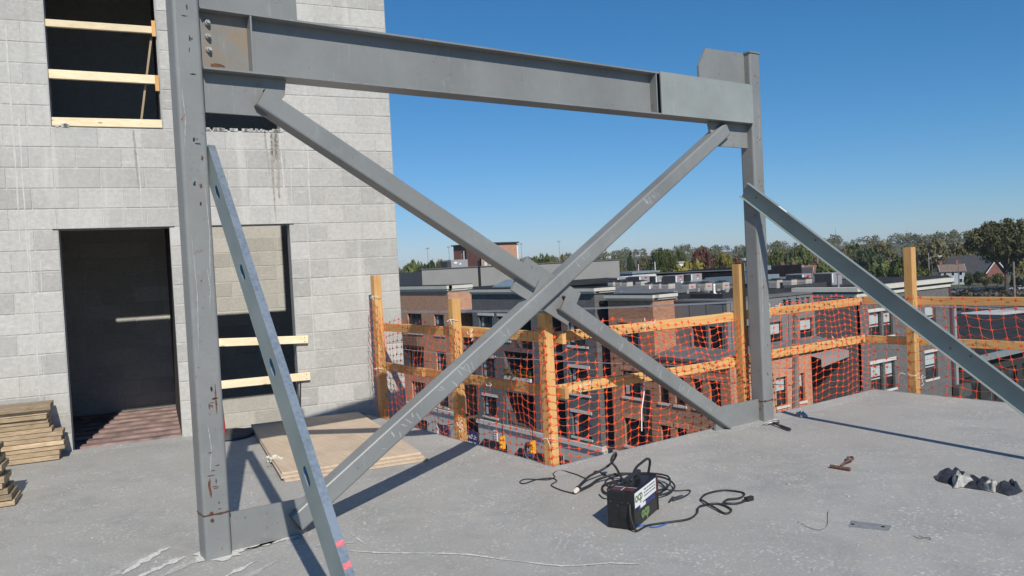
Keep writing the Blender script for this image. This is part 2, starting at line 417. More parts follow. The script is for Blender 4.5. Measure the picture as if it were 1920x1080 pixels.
MB().box(13, 27.5, -40, 140, Z0 - .3, Z0 + .02).build('road', 'asphalt', kind='structure')
MB().box(-40, 120, -18, -4, Z0 - .3, Z0 + .024).build('cross_street', 'asphalt', kind='structure')
MB().box(27.5, 32.2, 4, 140, Z0 - .3, Z0 + .15).build('pavement', 'sidewalk', kind='structure')
MB().box(243, 310, 92, 121, Z0 - .3, Z0 + .05).build('parking_lot', 'asphalt', kind='structure')

# ------------------------------------------------------------------ SLAB
EDGE = [V((2.63, 3.62)), V((2.63, .055)), V((7.29, .055)), V((7.29, -7.0)), V((7.29, -11)), V((-8, -11)), V((-8, 5.6)), V((-5, 4.95))]
def offset_in(poly, d):
    out = []
    n = len(poly)
    for i in range(n):
        a, b, c = poly[i - 1], poly[i], poly[(i + 1) % n]
        e1 = (b - a).normalized(); e2 = (c - b).normalized(); n1 = V((e1.y, -e1.x)); n2 = V((e2.y, -e2.x))
        # polygon is wound so that the inside is to the right of travel
        k = d / (1 + n1.dot(n2)); out.append(b + (n1 + n2) * k)
    return out
inner = offset_in(EDGE, .17); n = len(EDGE)
vs = [V((q.x, q.y, 0)) for q in inner] + [V((q.x, q.y, .016)) for q in EDGE] + [V((q.x, q.y, -.16)) for q in EDGE]
fs = [list(range(n))[::-1]]
for i in range(n):
    j = (i + 1) % n
    fs.append([i, j, n + j, n + i][::-1]); fs.append([n + i, n + j, 2 * n + j, 2 * n + i][::-1])
fs.append([2 * n + i for i in range(n)])
slab = mesh_obj('concrete_floor', vs, fs, 'concrete_slab', kind='structure')
# light metal edge strip of the slab
m = MB()
for a, b in ((EDGE[0], EDGE[1]), (EDGE[1], EDGE[2]), (EDGE[2], EDGE[3])):
    d = (b - a).normalized(); nn = V((-d.y, d.x))
    m.box(0, (b - a).length, .001, .004, -.155, .0205, Fr((a.x, a.y, 0), (d.x, d.y, 0), (nn.x, nn.y, 0)))
m.build('edge_angle', 'galvanised', slab)
def ribbon(pts, wd, z, name, mat, parent, jit=.25, seed=1):
    r = random.Random(seed); fine = []
    for i in range(len(pts) - 1):
        a, b = V(pts[i]), V(pts[i + 1]); k = max(1, int((b - a).length / .03))
        for j in range(k): fine.append(a.lerp(b, j / k))
    fine.append(V(pts[-1])); L = []; R = []
    for i, q in enumerate(fine):
        d = (fine[min(i + 1, len(fine) - 1)] - fine[max(i - 1, 0)]).normalized(); nn = V((-d.y, d.x))
        ww = wd * (1 + r.uniform(-jit, jit)) * (0.35 + .65 * min(1, min(i, len(fine) - 1 - i) / 4)); j = nn * r.uniform(-.15, .15) * wd
        L.append(q + nn * ww / 2 + j); R.append(q - nn * ww / 2 + j)
    vs = [V((q.x, q.y, z)) for q in L + R]; k = len(L)
    return mesh_obj(name, vs, [[i, k + i, k + i + 1, i + 1] for i in range(k - 1)], mat, parent)
ribbon([(.62, -.51), (.76, -.69), (1.0, -.93), (1.11, -1.06), (1.2, -1.24), (1.25, -1.33)], .016, .004, 'chalk_mark', 'chalk', slab, .5, 1)
ribbon([(1.25, -1.33), (1.33, -1.47), (1.38, -1.55), (1.47, -1.62), (1.60, -1.70), (1.70, -1.82)], .016, .0045, 'chalk_mark', 'chalk', slab, .5, 2)
ribbon([(.76, -.20), (.75, -.36), (.74, -.50)], .009, .004, 'chalk_mark', 'chalk', slab, .6, 3)
for i, pl in enumerate(([(-.50, .06), (-.34, .22), (-.18, .36)], [(-.44, -.06), (-.3, .02), (-.15, .10)], [(-.10, -.42), (.02, -.36), (.16, -.28)], [(.15, -.06), (.28, -.03), (.42, .01)])):
    ribbon(pl, .045 + .012 * (i % 2), .004 + .0004 * i, 'chalk_mark', 'chalk', slab, .7, 10 + i)
for i, pl in enumerate(([(-.62, .02), (-.42, .20), (-.22, .33)], [(-.36, -.16), (-.2, -.05), (-.02, .02)], [(-.02, -.52), (.1, -.44), (.24, -.36)], [(.5, -.3), (.62, -.34), (.72, -.40)])):
    ribbon(pl, .05, .0022 + .0003 * i, 'chalk_smear', 'chalk_faint', slab, .7, 40 + i)
# grout smear round the column foot
for cx, sc, sd_ in ((0, 1, 5), (5.2, .8, 6)):
    r = random.Random(sd_); pts = []
    for k in range(26):
        g = 2 * math.pi * k / 26; q = .125 * sc * (1 + r.uniform(-.22, .28)); pts.append(V((cx + q * math.cos(g) * 1.15 + .02, q * math.sin(g), .005)))
    mesh_obj('grout_patch', pts, [list(range(26))], 'chalk', slab)
r = random.Random(3)
pts = [V((.10 + .4 * k / 12, -.045 - .025 * r.random(), .0052)) for k in range(13)] + [V((.5 - .4 * k / 12, -.012, .0052)) for k in range(13)]
mesh_obj('grout_patch', pts, [list(range(26))[::-1]], 'chalk', slab)
# ------------------------------------------------------------------ BLOCK TOWER
WC = V((3.120, 3.445, 0)); WU = V((.98112, -.19343, 0)); WN = V((.19343, .98112, 0))
tower = thing('block_tower', 'pale grey concrete block stair tower with openings and dark doorway', 'building', WC)
TF = Fr(WC, WU, WN)                                            # x is minus the distance left of the corner
CZ0, CH, BL = -.0226, .2032, .4064
SOP = [(-3.451, -2.44, -.02, 2.2126), (-2.235, -1.22, -1.6, 2.2126), (-3.451, -2.44, 3.2286, 5.262), (-2.235, -1.262, 3.2286, 5.262)]
facade(Fr(WC + WN * .005, WU, WN), -6.9, -.003, -14, 6.68, SOP, .19, 'mortar_wall', 'mortar', tower)
BD = .0
bmesh_cache = {}
def block_mesh(L, H):
    k = (round(L, 4), round(H, 4))
    if k not in bmesh_cache:
        c = .004; a, b = L / 2, H / 2; D = .1
        vs = [V((x, y, z)) for (y, ix) in ((0, c), (c, 0), (D, 0)) for (x, z) in ((-a + ix, -b + ix), (a - ix, -b + ix), (a - ix, b - ix), (-a + ix, b - ix))]
        fs = [[0, 1, 2, 3]]
        for r_ in (0, 4):
            for i in range(4): j = (i + 1) % 4; fs.append([r_ + j, r_ + i, r_ + 4 + i, r_ + 4 + j])
        bmesh_cache[k] = mesh_obj('block', vs, fs, 'block', mesh_only=True)
    return bmesh_cache[k]
WROT = math.atan2(WU.y, WU.x)
def put_block(x0, x1, z0, z1, d=0.0, j=.010):
    me = block_mesh(x1 - x0 - j, z1 - z0 - j)
    o = bpy.data.objects.new('block', me); COL.objects.link(o); o.parent = tower
    q = WU * ((x0 + x1) / 2) + WN * (d + rnd.uniform(-.0015, .0015)) + V((0, 0, (z0 + z1) / 2))
    o.location = q; o.rotation_euler = (0, 0, WROT)
far_blocks = MB()
def course_segments(n_, xmin, xmax, holes):
    za, zb = CZ0 + CH * n_, CZ0 + CH * (n_ + 1); zc = (za + zb) / 2
    cuts = sorted([(h[0], h[1]) for h in holes if h[2] < zc < h[3]])
    segs = []; a = xmin
    for c0, c1 in cuts: segs.append((a, c0)); a = c1
    segs.append((a, xmax)); off = 0 if n_ % 2 == 0 else BL / 2
    for s0, s1 in segs:
        edges = [s1]; k = 0
        x = -off
        while x > s0 - .001:
            if x < s1 - .05: edges.append(x)
            x -= BL
        if edges[-1] - s0 < .05 and len(edges) > 1: edges[-1] = s0
        else: edges.append(s0)
        for i in range(len(edges) - 1): yield edges[i + 1], edges[i], za, zb
for n_ in range(-8, 33):
    for x0, x1, za, zb in course_segments(n_, -6.9, 0, SOP):
        if x1 - x0 < .03: continue
        vis = -3 < n_ and (za < 4.75 + .05 * x1) and x1 > -4.98
        if n_ < 0 and x1 < -.45: vis = False
        if vis: put_block(x0, x1, za, zb)
        else: far_blocks.box(x0 + .005, x1 - .005, 0, .1, za + .005, zb - .005, TF)
far_blocks.build('block_field', 'block', tower, kind='stuff')
# back wall of the two shafts
BWD = 2.65
MB().box(-4.7, .2, BWD + .004, BWD + .2, -14, 6.68, TF).build('back_wall', 'mortar', tower)
for n_ in range(-3, 11):
    for x0, x1, za, zb in course_segments(n_ + 1, -4.7, -.2, []):
        za -= CH; zb -= CH
        if x1 < -3.35 or x0 > -.7: continue
        if n_ < -1 and x0 < -2.3: continue
        put_block(x0, x1, za, zb, BWD)
m = MB()
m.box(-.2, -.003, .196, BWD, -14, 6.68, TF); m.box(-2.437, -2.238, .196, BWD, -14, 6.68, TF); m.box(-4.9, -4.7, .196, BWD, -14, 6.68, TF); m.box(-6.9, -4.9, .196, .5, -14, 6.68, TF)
m.build('side_wall', 'concrete_dark', tower)  # near-black wall colour deepens the shade inside the shafts
m = MB(); m.box(-6.9, -.003, -.0, BWD + .2, 6.69, 6.9, TF); m.build('added_roof_cap', 'concrete_dark', tower)  # unseen roof added to keep the shafts dark
MB().box(-4.7, -2.44, .452, BWD, 3.05, 3.09, TF).build('landing', 'concrete_dark', tower)  # unseen landing, set back and thinned so a slit of sun passes
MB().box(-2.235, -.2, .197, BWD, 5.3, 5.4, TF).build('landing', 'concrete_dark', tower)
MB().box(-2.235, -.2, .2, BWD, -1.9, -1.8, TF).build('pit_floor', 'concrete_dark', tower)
# corrugated metal deck on the shaft floor
prof = []; y = .0
while y < BWD - .02:
    prof += [(y, -.012), (y + .13, -.012), (y + .165, -.10), (y + .265, -.10)]; y += .30
m = MB(); k = len(prof)
vs = [TF.p(-4.7, a, z) for a, z in prof] + [TF.p(-2.44, a, z) for a, z in prof]
m.add(vs, [[i, k + i, k + i + 1, i + 1] for i in range(k - 1)]); m.build('metal_deck', 'rust_deck', tower)
# mortar crumbs and angle on the sills
r = random.Random(5); m = MB()
for i in range(46):
    x = r.uniform(-2.22, -1.28); h = r.uniform(.008, .03); m.box(x, x + r.uniform(.02, .05), -.006, .03 + r.uniform(0, .03), 3.222, 3.2286 + h, TF)
for i in range(8):
    x = r.uniform(-3.42, -3.3); m.box(x, x + .03, -.004, .04, 3.224, 3.24 + r.uniform(0, .03), TF)
m.build('mortar_crumb', 'mortar', tower, kind='stuff')
m = MB()
for x0, x1, z in ((-3.451, -2.44, 2.2126), (-2.235, -1.22, 2.2126)):
    m.box(x0 - .05, x1 + .05, -.003, .06, z - .001, z + .007, TF)
m.build('lintel_angle', 'frame_dark', tower)
m = MB(); m.box(-2.455, -2.443, .04, .15, 3.24, 5.25, TF); m.box(-2.449, -2.441, .0, .05, 3.24, 5.25, TF); m.build('opening_frame', 'steel_insert', tower)

def streak(x, z0, z1, wd, seed, mat):
    r = random.Random(seed); n_ = 30; Lp = []; Rp = []; xx = x
    for k in range(n_ + 1):
        t_ = k / n_; xx += r.uniform(-.003, .003); ww = wd * r.uniform(.35, 1) * (.4 + .6 * min(1, 3 * (1 - t_))); Lp.append(TF.p(xx - ww / 2, -.0022, z0 + (z1 - z0) * t_)); Rp.append(TF.p(xx + ww / 2, -.0022, z0 + (z1 - z0) * t_))
    mesh_obj('drip_stain', Lp + Rp, [[i, i + 1, n_ + 2 + i, n_ + 1 + i] for i in range(n_)], mat, tower)
for i, (x, z0, z1, wd, mt) in enumerate(((-1.36, 3.21, 2.24, .030, 'stain_brown'), (-1.30, 3.22, 2.5, .05, 'stain_brown'), (-1.27, 3.2, 2.23, .022, 'stain_white'), (-1.42, 3.21, 2.75, .02, 'stain_brown'), (-1.33, 3.21, 2.9, .09, 'stain_brown'), (-2.72, 3.21, 2.6, .028, 'stain_brown'), (-2.70, 3.21, 2.24, .016, 'stain_white'), (-3.78, 4.2, 2.1, .024, 'stain_white'), (-3.72, 3.3, .9, .018, 'stain_white'), (-3.70, 2.2, .4, .022, 'stain_white'), (-4.15, 3.3, 2.3, .02, 'stain_white'), (-1.03, 2.2, .7, .016, 'stain_white'), (-.98, 3.1, 2.2, .02, 'stain_white'), (-3.62, 1.9, .9, .012, 'stain_white'), (-1.16, 2.9, 2.3, .014, 'stain_white'))):
    streak(x, z0, z1, wd, 300 + i, mt)
# boards across the openings
def board(lbl, x0, x1, z0a, z0b, hgt, y0, th=.038, mat='bright_pine', cat='board', group=None, name='lumber_board'):
    mid = TF.p((x0 + x1) / 2, y0, (z0a + z0b) / 2)
    t_ = thing(name, lbl, cat, mid, group)
    a, b = TF.p(x0, y0 + th / 2, z0a + hgt / 2), TF.p(x1, y0 + th / 2, z0b + hgt / 2)
    MB().bar(a, b, th, hgt, (0, 0, 1), .004, 1).build('plank_body', mat, t_)
    return t_
GB = 'boards barring the block tower openings'
b1 = board('pale pine board barring the upper window, topmost of three', -3.449, -2.47, 4.222, 4.224, .072, .035, group=GB)
b2 = board('pale pine board barring the upper window, middle of three', -3.449, -2.47, 3.712, 3.702, .09, .035, group=GB)
b3 = board('pale pine board lying along the upper window sill', -3.449, -2.443, 3.244, 3.248, .085, .035, group=GB)
for z, lb in ((4.222, 'short pine block holding the right end of the top window board'), (3.66, 'short pine block holding the right end of the middle window board')):
    t_ = thing('wood_block', lb, 'wood block', TF.p(-2.46, .03, z), 'blocks holding the window boards')
    MB().box(-2.49, -2.452, .006, .034, z - .035, z + .125, TF).build('block_body', 'pine_z', t_)
t_ = thing('leaning_stick', 'thin grey wooden stick leaning inside the upper window', 'stick', TF.p(-2.65, .14, 3.25))
MB().bar(TF.p(-2.497, .13, 4.20), TF.p(-2.66, .13, 3.2286), .02, .045, tuple(WN), 0).build('stick_body', 'grey_stick', t_)
GB2 = 'rails across the lower shaft opening'
def rail2(lbl, za, zb, h):
    t_ = thing('lumber_board', lbl, 'board', TF.p(-1.7, -.03, za), GB2)
    MB().bar(TF.p(-2.32, -.021, za), TF.p(-1.098, -.021, zb), .038, h, (0, 0, 1), .004, 1).build('plank_body', 'bright_pine', t_)
    m = MB()
    for dz in (-.022, .022):
        q = TF.p(-1.135, -.040, zb + dz); m.box(-.004, .004, -.003, .003, -.004, .004, Fr(q, WU, WN))
    m.build('nail_head', 'frame_dark', t_)
rail2('upper pine rail nailed across the lower shaft opening', .985, .927, .086)
rail2('lower pine rail nailed across the lower shaft opening', .520, .516, .086)
t_ = thing('bent_bar', 'thin dark steel bar standing at right jamb of lower opening', 'steel bar', TF.p(-1.2, -.03, 0))
MB().tube([TF.p(-1.235, -.03, .02), TF.p(-1.205, -.02, .45), TF.p(-1.20, -.015, .5)], .008, 6).build('bar_body', 'frame_dark', t_)
t_ = thing('wood_offcut', 'short pale offcut lying along the shaft opening', 'offcut', TF.p(-2.0, -.1, 0))
MB().bbox(-2.3, -1.9, -.12, -.04, .006, .045, .003, TF).build('offcut_body', 'bright_pine', t_)

# ------------------------------------------------------------------ STEEL FRAME
L = 5.198; HW = .0762
frame = thing('braced_steel_frame', 'grey primed steel frame of columns, top beam and crossed braces', 'steel frame', (0, 0, 0))
def column(x, base_top, ztop, mat):
    c = MB().bar((x, 0, base_top + .006), (x, 0, ztop), .1524, .1524, (0, 1, 0), .019, 4).build('column', mat, frame)
    MB().bar((x, 0, -.03), (x, 0, base_top - .002), .151, .151, (0, 1, 0), .019, 4).build('column_base', mat, frame)
    r = random.Random(int(x * 10)); m = MB(); pts = []
    for k in range(33):
        g = 2 * math.pi * k / 32; s_ = .0772; cx = max(-s_, min(s_, 1.32 * s_ * math.cos(g))); cy = max(-s_, min(s_, 1.32 * s_ * math.sin(g)))
        pts.append(V((x + cx, cy, base_top + .002 + r.uniform(-.004, .004))))
    m.tube(pts, [.004 * r.uniform(.6, 1.4) for _ in pts], 5, False).build('weld_bead', 'rust', frame)
    m = MB()
    for dx, dz in ((-.030, .012), (-.028, -.03)) if x < 1 else ((.05, .004), (-.06, .004)):
        m.tube([V((x + dx, -.073, base_top + dz)), V((x + dx, -.083, base_top + dz))], [.012, .009], 8)
    m.build('weld_lug', 'rust', frame)
    return c
column(0, .262, 3.551, 'primer_steel'); column(L, .198, 3.538, 'primer_steel')
MB().box(L - .085, L + .085, -.085, .085, 3.538, 3.551).build('cap_plate', 'primer_steel', frame)
ZT, ZB = 3.223, 2.862
MB().box(.079, L - .079, -.0055, .0055, ZB + .012, ZT - .012).build('beam_web', 'primer_steel_clean', frame)
MB().box(.079, L - .079, -.085, .085, ZT - .012, ZT).build('beam_flange', 'primer_steel', frame)
MB().box(.079, L - .079, -.085, .085, ZB, ZB + .012).build('beam_flange', 'primer_steel', frame)
MB().box(.365, .375, -.083, -.006, ZB + .012, ZT - .012).build('stiffener', 'primer_steel', frame)
MB().box(3.83, 3.84, -.083, -.006, ZB + .012, ZT - .012).build('stiffener', 'primer_steel', frame)
MB().box(.078, .3645, -.0155, -.006, ZB + .0125, ZT - .0125).build('shear_tab', 'stained_steel', frame)
MB().box(3.872, L - .125, -.097, -.0855, ZB - .0, ZT + .004).build('side_plate', 'patched_steel', frame)
MB().box(L - .126, L - .079, -.095, -.0855, ZB + .002, ZT + .002).build('side_plate', 'patched_steel', frame)
for i, z in enumerate((3.150, 3.070, 2.992)):
    m = MB(); m.tube([V((.130, -.016, z)), V((.130, -.021, z))], .019, 16); m.tube([V((.130, -.021, z)), V((.130, -.036, z))], .0165, 6); m.tube([V((.130, -.036, z)), V((.130, -.052, z))], .0095, 10)
    m.build('bolt', 'tape_grey', frame)
GP = [[(.077, -.01), (.077, .234), (.50, .226), (.56, .226), (.56, -.01)],
      [(.077, 2.625), (.46, 2.625), (.58, 2.76), (.594, 2.861), (.077, 2.861)],
      [(.077, 3.224), (.69, 3.224), (.69, 3.37), (.60, 3.50), (.077, 3.50)],
      [(4.472, 3.224), (4.466, 3.362), (4.575, 3.531), (L - .077, 3.545), (L - .077, 3.224)],
      [(4.567, 2.861), (4.585, 2.78), (4.685, 2.640), (L - .077, 2.640), (L - .077, 2.861)],
      [(4.478, -.01), (4.495, .115), (4.60, .224), (L - .077, .216), (L - .077, -.01)],
      [(2.405, 1.690), (2.247, 1.444), (2.781, 1.134), (2.932, 1.380)]]
for i, g in enumerate(GP): MB().xz(g, -.0095 - .0002 * i, .0095 + .0002 * i).build('gusset_plate', 'primer_steel', frame)
BW = .125
def brace(a, b, mat='primer_steel_clean', hollow=True):
    a, b = V((a[0], 0, a[1])), V((b[0], 0, b[1])); d = (b - a).normalized(); sx = V((0, 1, 0)); sy = d.cross(sx)
    ro, ri = .016, .008
    def ring(wd, rr):
        pl = []
        for cx, cy, a0 in ((1, 1, 0), (-1, 1, 90), (-1, -1, 180), (1, -1, 270)):
            for i in range(5):
                g = math.radians(a0 + 22.5 * i); pl.append((cx * (wd / 2 - rr) + rr * math.cos(g), cy * (wd / 2 - rr) + rr * math.sin(g)))
        return pl
    o_, i_ = ring(BW, ro), ring(BW - .018, ri); k = 20
    vs = [q + sx * x + sy * y for q in (a, b) for pl in (o_, i_) for x, y in pl]; fs = []
    for i in range(k):
        j = (i + 1) % k
        fs += [[i, j, 2 * k + j, 2 * k + i], [k + j, k + i, 3 * k + i, 3 * k + j], [j, i, k + i, k + j], [2 * k + i, 2 * k + j, 3 * k + j, 3 * k + i]]
    me = MB().add(vs, fs).build('brace', mat, frame)
    for q, sg in ((a, -1), (b, 1)):                            # rusty saw cut rim and inside of the tube
        vs = [q + d * (sg * t_) + sx * x + sy * y for t_, pl in ((.0006, o_), (.0006, i_), (-.10, ring(BW - .0195, ri))) for x, y in pl]; fs = []
        for i in range(k): j = (i + 1) % k; fs += [[i, j, k + j, k + i], [k + i, k + j, 2 * k + j, 2 * k + i]]
        MB().add(vs, fs).build('cut_end', 'rust', me)
    return me
brace((.482, .088), (4.783, 2.798)); brace((.415, 2.733), (2.465, 1.500)); brace((2.702, 1.318), (4.667, .060))
def blot(cx, cz, rx, rz, seed, y, name, mat, parent, fr=W0, n_=11):
    r = random.Random(seed); pts = []
    for k in range(n_):
        g = 2 * math.pi * k / n_; q = r.uniform(.45, 1.15); pts.append(fr.p(cx + rx * q * math.cos(g), y, cz + rz * q * math.sin(g)))
    return mesh_obj(name, pts, [list(range(n_))], mat, parent)
r = random.Random(21); sc_ = []
for i in range(30):
    zc = r.choice((3.22, 3.15, 3.05, 2.96, 2.85, 2.45, 2.36, 2.2, 2.1, 1.15, .98, .92, .9, .62, .58, .52, .47, .42, .36, .31)) + r.uniform(-.03, .03); x = r.gauss(.012, .014)
    horiz = r.random() < .45
    blot(x, zc, r.uniform(.006, .016) * (1.5 if horiz else .55), r.uniform(.004, .011) * (.6 if horiz else 2.2), 100 + i, -.0767, 'rust_scuff', 'rust' if r.random() < .75 else 'frame_dark', frame)
blot(-.03, .42, .010, .07, 90, -.0766, 'rust_scuff', 'rust', frame, n_=17); blot(.035, .93, .007, .09, 91, -.0766, 'rust_scuff', 'rust', frame, n_=19)
blot(.18, 2.905, .05, .012, 92, -.0161, 'rust_scuff', 'rust', frame, n_=17)
for i in range(16):
    zc = r.choice((3.3, 2.7, 2.3, 1.9, 1.0, .7, .45)) + r.uniform(-.06, .06); blot(L + r.gauss(.01, .02), zc, .006, r.uniform(.006, .02), 150 + i, -.0767, 'rust_scuff', 'rust', frame)
def scrape(pts, wd, seed, y, fr=W0, mat='scratch_pale', parent=None, name='paint_scratch'):
    r = random.Random(seed); L_ = []; R_ = []; n_ = 26
    for k in range(n_ + 1):
        q = k / n_ * (len(pts) - 1); i = min(int(q), len(pts) - 2); a = V(pts[i]).lerp(V(pts[i + 1]), q - i); ww = wd * r.uniform(.25, 1) * min(1, 4 * k / n_ + .15, 4 * (n_ - k) / n_ + .15)
        a = a + V((r.uniform(-.2, .2) * wd, 0)); L_.append(fr.p(a.x - ww / 2, y, a.y)); R_.append(fr.p(a.x + ww / 2, y, a.y))
    return mesh_obj(name, L_ + R_, [[i, i + 1, n_ + 2 + i, n_ + 1 + i] for i in range(n_)], mat, parent if parent else frame)
for i, (x, z0, z1) in enumerate(((-.045, 1.9, 1.2), (-.05, 2.75, 2.4), (.045, 2.2, 1.6), (.03, 1.7, 1.45), (-.02, .8, .5), (L - .05, 2.0, .6), (L - .04, 1.7, .9), (L + .02, 3.1, 2.6))):
    scrape([(x, z0), (x + .012, (z0 + z1) / 2), (x - .004, z1)], .006, 200 + i, -.0766)
BFR = Fr((2.63, 0, 1.443), (.8456, 0, .5338), (0, 1, 0), (-.5338, 0, .8456))
r = random.Random(77)
for i in range(34):                                            # old chalk scrawl and scrapes on the long brace
    x = r.choice((-1.75, -1.55, -1.25, -1.1, -.95, -.8, -.55, .35, 1.3)) + r.uniform(-.09, .09); z = r.uniform(-.03, .03); l_ = r.uniform(.02, .075); sl_ = r.uniform(-.02, .03)
    scrape([(x, z + l_ / 2), (x + sl_, z - l_ / 2)], r.uniform(.006, .016), 230 + i, -.0629 - .00002 * i, BFR)
BF2 = Fr((3.69, 0, .682), (.843, 0, -.538), (0, 1, 0), (.538, 0, .843))
for i in range(18):
    x = r.choice((-.75, -.45, -.2, .05, .4, .8)) + r.uniform(-.07, .07); z = r.uniform(-.035, .03); l_ = r.uniform(.02, .08); scrape([(x, z + l_ / 2), (x + r.uniform(-.02, .02), z - l_ / 2)], r.uniform(.004, .011), 290 + i, -.0629 - .00002 * i, BF2)
# ------------------------------------------------------------------ leaning galvanised stud with slots
top, bot = V((.079, .005, 2.385)), V((.075, -1.93, .004)); ax = (bot - top); SL = ax.length; ax.normalize()
nw = V((-.995, -.10, 0)); nw = (nw - ax * nw.dot(ax)).normalized(); wv = ax.cross(nw)       # web normal, across the web
if wv.x > 0: pass
stud = thing('leaning_steel_stud', 'shiny galvanised steel stud with slots leaning on left column', 'steel stud', bot)
fs_ = Fr(top, ax, nw, wv)
WEB, FL, TH = .132, .043, .0016
def studp(x, y, z): return top + ax * x + nw * y + wv * z
sgn = 1 if wv.dot(V((.6, -.8, 0))) > 0 else -1
def stud_web():
    m = MB(); hl = [.33, .93, 1.55, 2.16, 2.76]; cz = 0; hw, hh = .019, .052
    zs = [-WEB / 2, WEB / 2]
    def quad(xa, xb, za, zb):
        m.add([studp(x, y, z) for y in (0, -TH) for x, z in ((xa, za), (xb, za), (xb, zb), (xa, zb))],
              [[0, 1, 2, 3], [7, 6, 5, 4], [0, 4, 5, 1], [1, 5, 6, 2], [2, 6, 7, 3], [3, 7, 4, 0]])
    x = 0
    for h in hl:
        quad(x, h - .075, zs[0], zs[1]); a, b = h - .075, h + .075
        # plate with a slotted hole: ring between slot and rectangle
        ring = []; rect = []
        for k in range(16):
            g = 2 * math.pi * k / 16; cg = math.cos(g)
            ring.append((h + (0 if abs(cg) < 1e-6 else math.copysign(hh - hw, cg)) + hw * cg, hw * math.sin(g)))
            kk = (k + 2) % 16; side, q = kk // 4, (kk % 4) / 4
            rect.append([(b, -WEB / 2 + WEB * q), (b - .15 * q, WEB / 2), (a, WEB / 2 - WEB * q), (a + .15 * q, -WEB / 2)][side])
        k0 = len(m.v); m.v += [studp(px, y, pz) for y in (0, -TH) for pl in (ring, rect) for px, pz in pl]
        for i in range(16):
            j = (i + 1) % 16
            m.f += [[k0 + i, k0 + j, k0 + 16 + j, k0 + 16 + i], [k0 + 32 + j, k0 + 32 + i, k0 + 48 + i, k0 + 48 + j], [k0 + j, k0 + i, k0 + 32 + i, k0 + 32 + j]]
        x = b
    quad(x, SL, zs[0], zs[1]); return m
stud_web().build('web', 'galvanised_shade', stud)  # same metal as the flanges; the web's shade is in its colour
for s_, nm in ((sgn, 'flange'), (-sgn, 'flange')):
    z = s_ * WEB / 2
    m = MB().add([studp(x, y, zz) for zz in (z, z + s_ * TH) for x, y in ((0, .0), (SL, .0), (SL, -FL), (0, -FL))], [[0, 1, 2, 3], [7, 6, 5, 4], [0, 4, 5, 1], [1, 5, 6, 2], [2, 6, 7, 3], [3, 7, 4, 0]])
    zl = z - s_ * .012
    m.add([studp(x, y, zz) for y in (-FL, -FL + TH) for x, zz in ((0, z), (SL, z), (SL, zl), (0, zl))], [[0, 1, 2, 3], [7, 6, 5, 4], [0, 4, 5, 1], [1, 5, 6, 2], [2, 6, 7, 3], [3, 7, 4, 0]])
    m.build(nm, 'galvanised', stud)
m = MB()
for xx in (2.53, 2.63):
    m.add([studp(xx + d1, y, sgn * (WEB / 2 + TH + .0007)) for d1, y in ((-.012, -.002), (.016, -.002), (.008, -FL + .002), (-.02, -FL + .002))], [[0, 1, 2, 3]])
m.build('paint_mark', 'pink_paint', stud)
# ------------------------------------------------------------------ kicker channel off the right column
ka, kb = V((5.117, .035, 2.248)), V((5.165, -2.93, -.02)); kx = (kb - ka); KL = kx.length; kx.normalize()
kn = V((-1, 0, 0)); kn = (kn - kx * kn.dot(kx)).normalized(); kz = kn.cross(kx)
if kz.z < 0: kz = -kz
kick = thing('brace_channel', 'long galvanised steel channel sloping down from the right column', 'steel channel', (5.18, -2.9, 0))
KF = Fr(ka, kx, -kn, kz)
KW = .152
MB().box(0, KL, 0, .0025, -KW / 2, KW / 2, KF).build('web', 'galvanised_shade', kick)
MB().box(0, KL, -.042, -.0002, KW / 2 - .0025, KW / 2, KF).build('flange', 'galvanised_shade', kick)
MB().box(0, KL, -.042, -.0002, -KW / 2, -KW / 2 + .0025, KF).build('flange', 'galvanised_shade', kick)
for x, z in ((.9, .02), (2.35, -.02), (2.5, .03), (.15, .0)): MB().tube([KF.p(x, -.0001, z), KF.p(x, -.006, z)], .007, 8).build('screw_head', 'tool_steel', kick)
MB().box(.42, .52, -.03, -.01, KW / 2 + .0002, KW / 2 + .0012, KF).build('sticker', 'white_label', kick)
# ------------------------------------------------------------------ GUARD RAIL AND NETS
e0, e1 = V((2.63, .055, 0)), V((7.29, .055, 0)); fd = (e1 - e0).normalized(); fnrm = V((-fd.y, fd.x, 0))
FF = Fr(e0, fd, fnrm)                                          # along the front edge, y outward
rd = V((0, -1, 0)); rn_ = V((-rd.y, rd.x, 0)); RF = Fr(e1, rd, rn_)
rail = thing('guard_rail', 'rough timber guard rail of posts and rails round slab edge', 'guard rail', (2.7, .15, 0))
LFr = Fr((2.63, 0, 0), (0, 1, 0), (1, 0, 0))
def post(fr, x, ztop, wd=.089, y0=.006, zb=-.3, skew=0):
    a = fr.p(x, y0 + wd / 2, zb); b = fr.p(x + skew, y0 + wd / 2, ztop)
    MB().bar(a, b, wd, wd, tuple(fr.n), .006, 2).build('post', 'pine_z', rail)
post(LFr, 3.20, 1.60, skew=.02, y0=.03); post(LFr, 1.575, 1.345, y0=.03); post(LFr, .185, 1.235, y0=.03)
post(FF, 2.53, 1.53, .089, .095); post(RF, .415, 1.61, .095, .03)
def railb(fr, xa, xb, za, zb, y0=.098, hgt=.089, mat='pine_y', sag=0):
    a = fr.p(xa, y0 + .019, za); b = fr.p(xb, y0 + .019, zb)
    MB().bar(a, b, .038, hgt, (0, 0, 1), .004, 1).build('rail', mat, rail)
railb(LFr, 1.40, 3.30, 1.02, 1.018, .122); railb(LFr, .08, 1.72, 1.02, 1.028, .1615)
railb(LFr, 2.36, 3.30, .570, .573, .122); railb(LFr, .08, 2.62, .575, .562, .1615)
railb(FF, .10, 2.62, 1.02, 1.008, .187, mat='pine_x'); railb(FF, 2.40, 4.86, 1.012, 1.008, .2265, mat='pine_x')
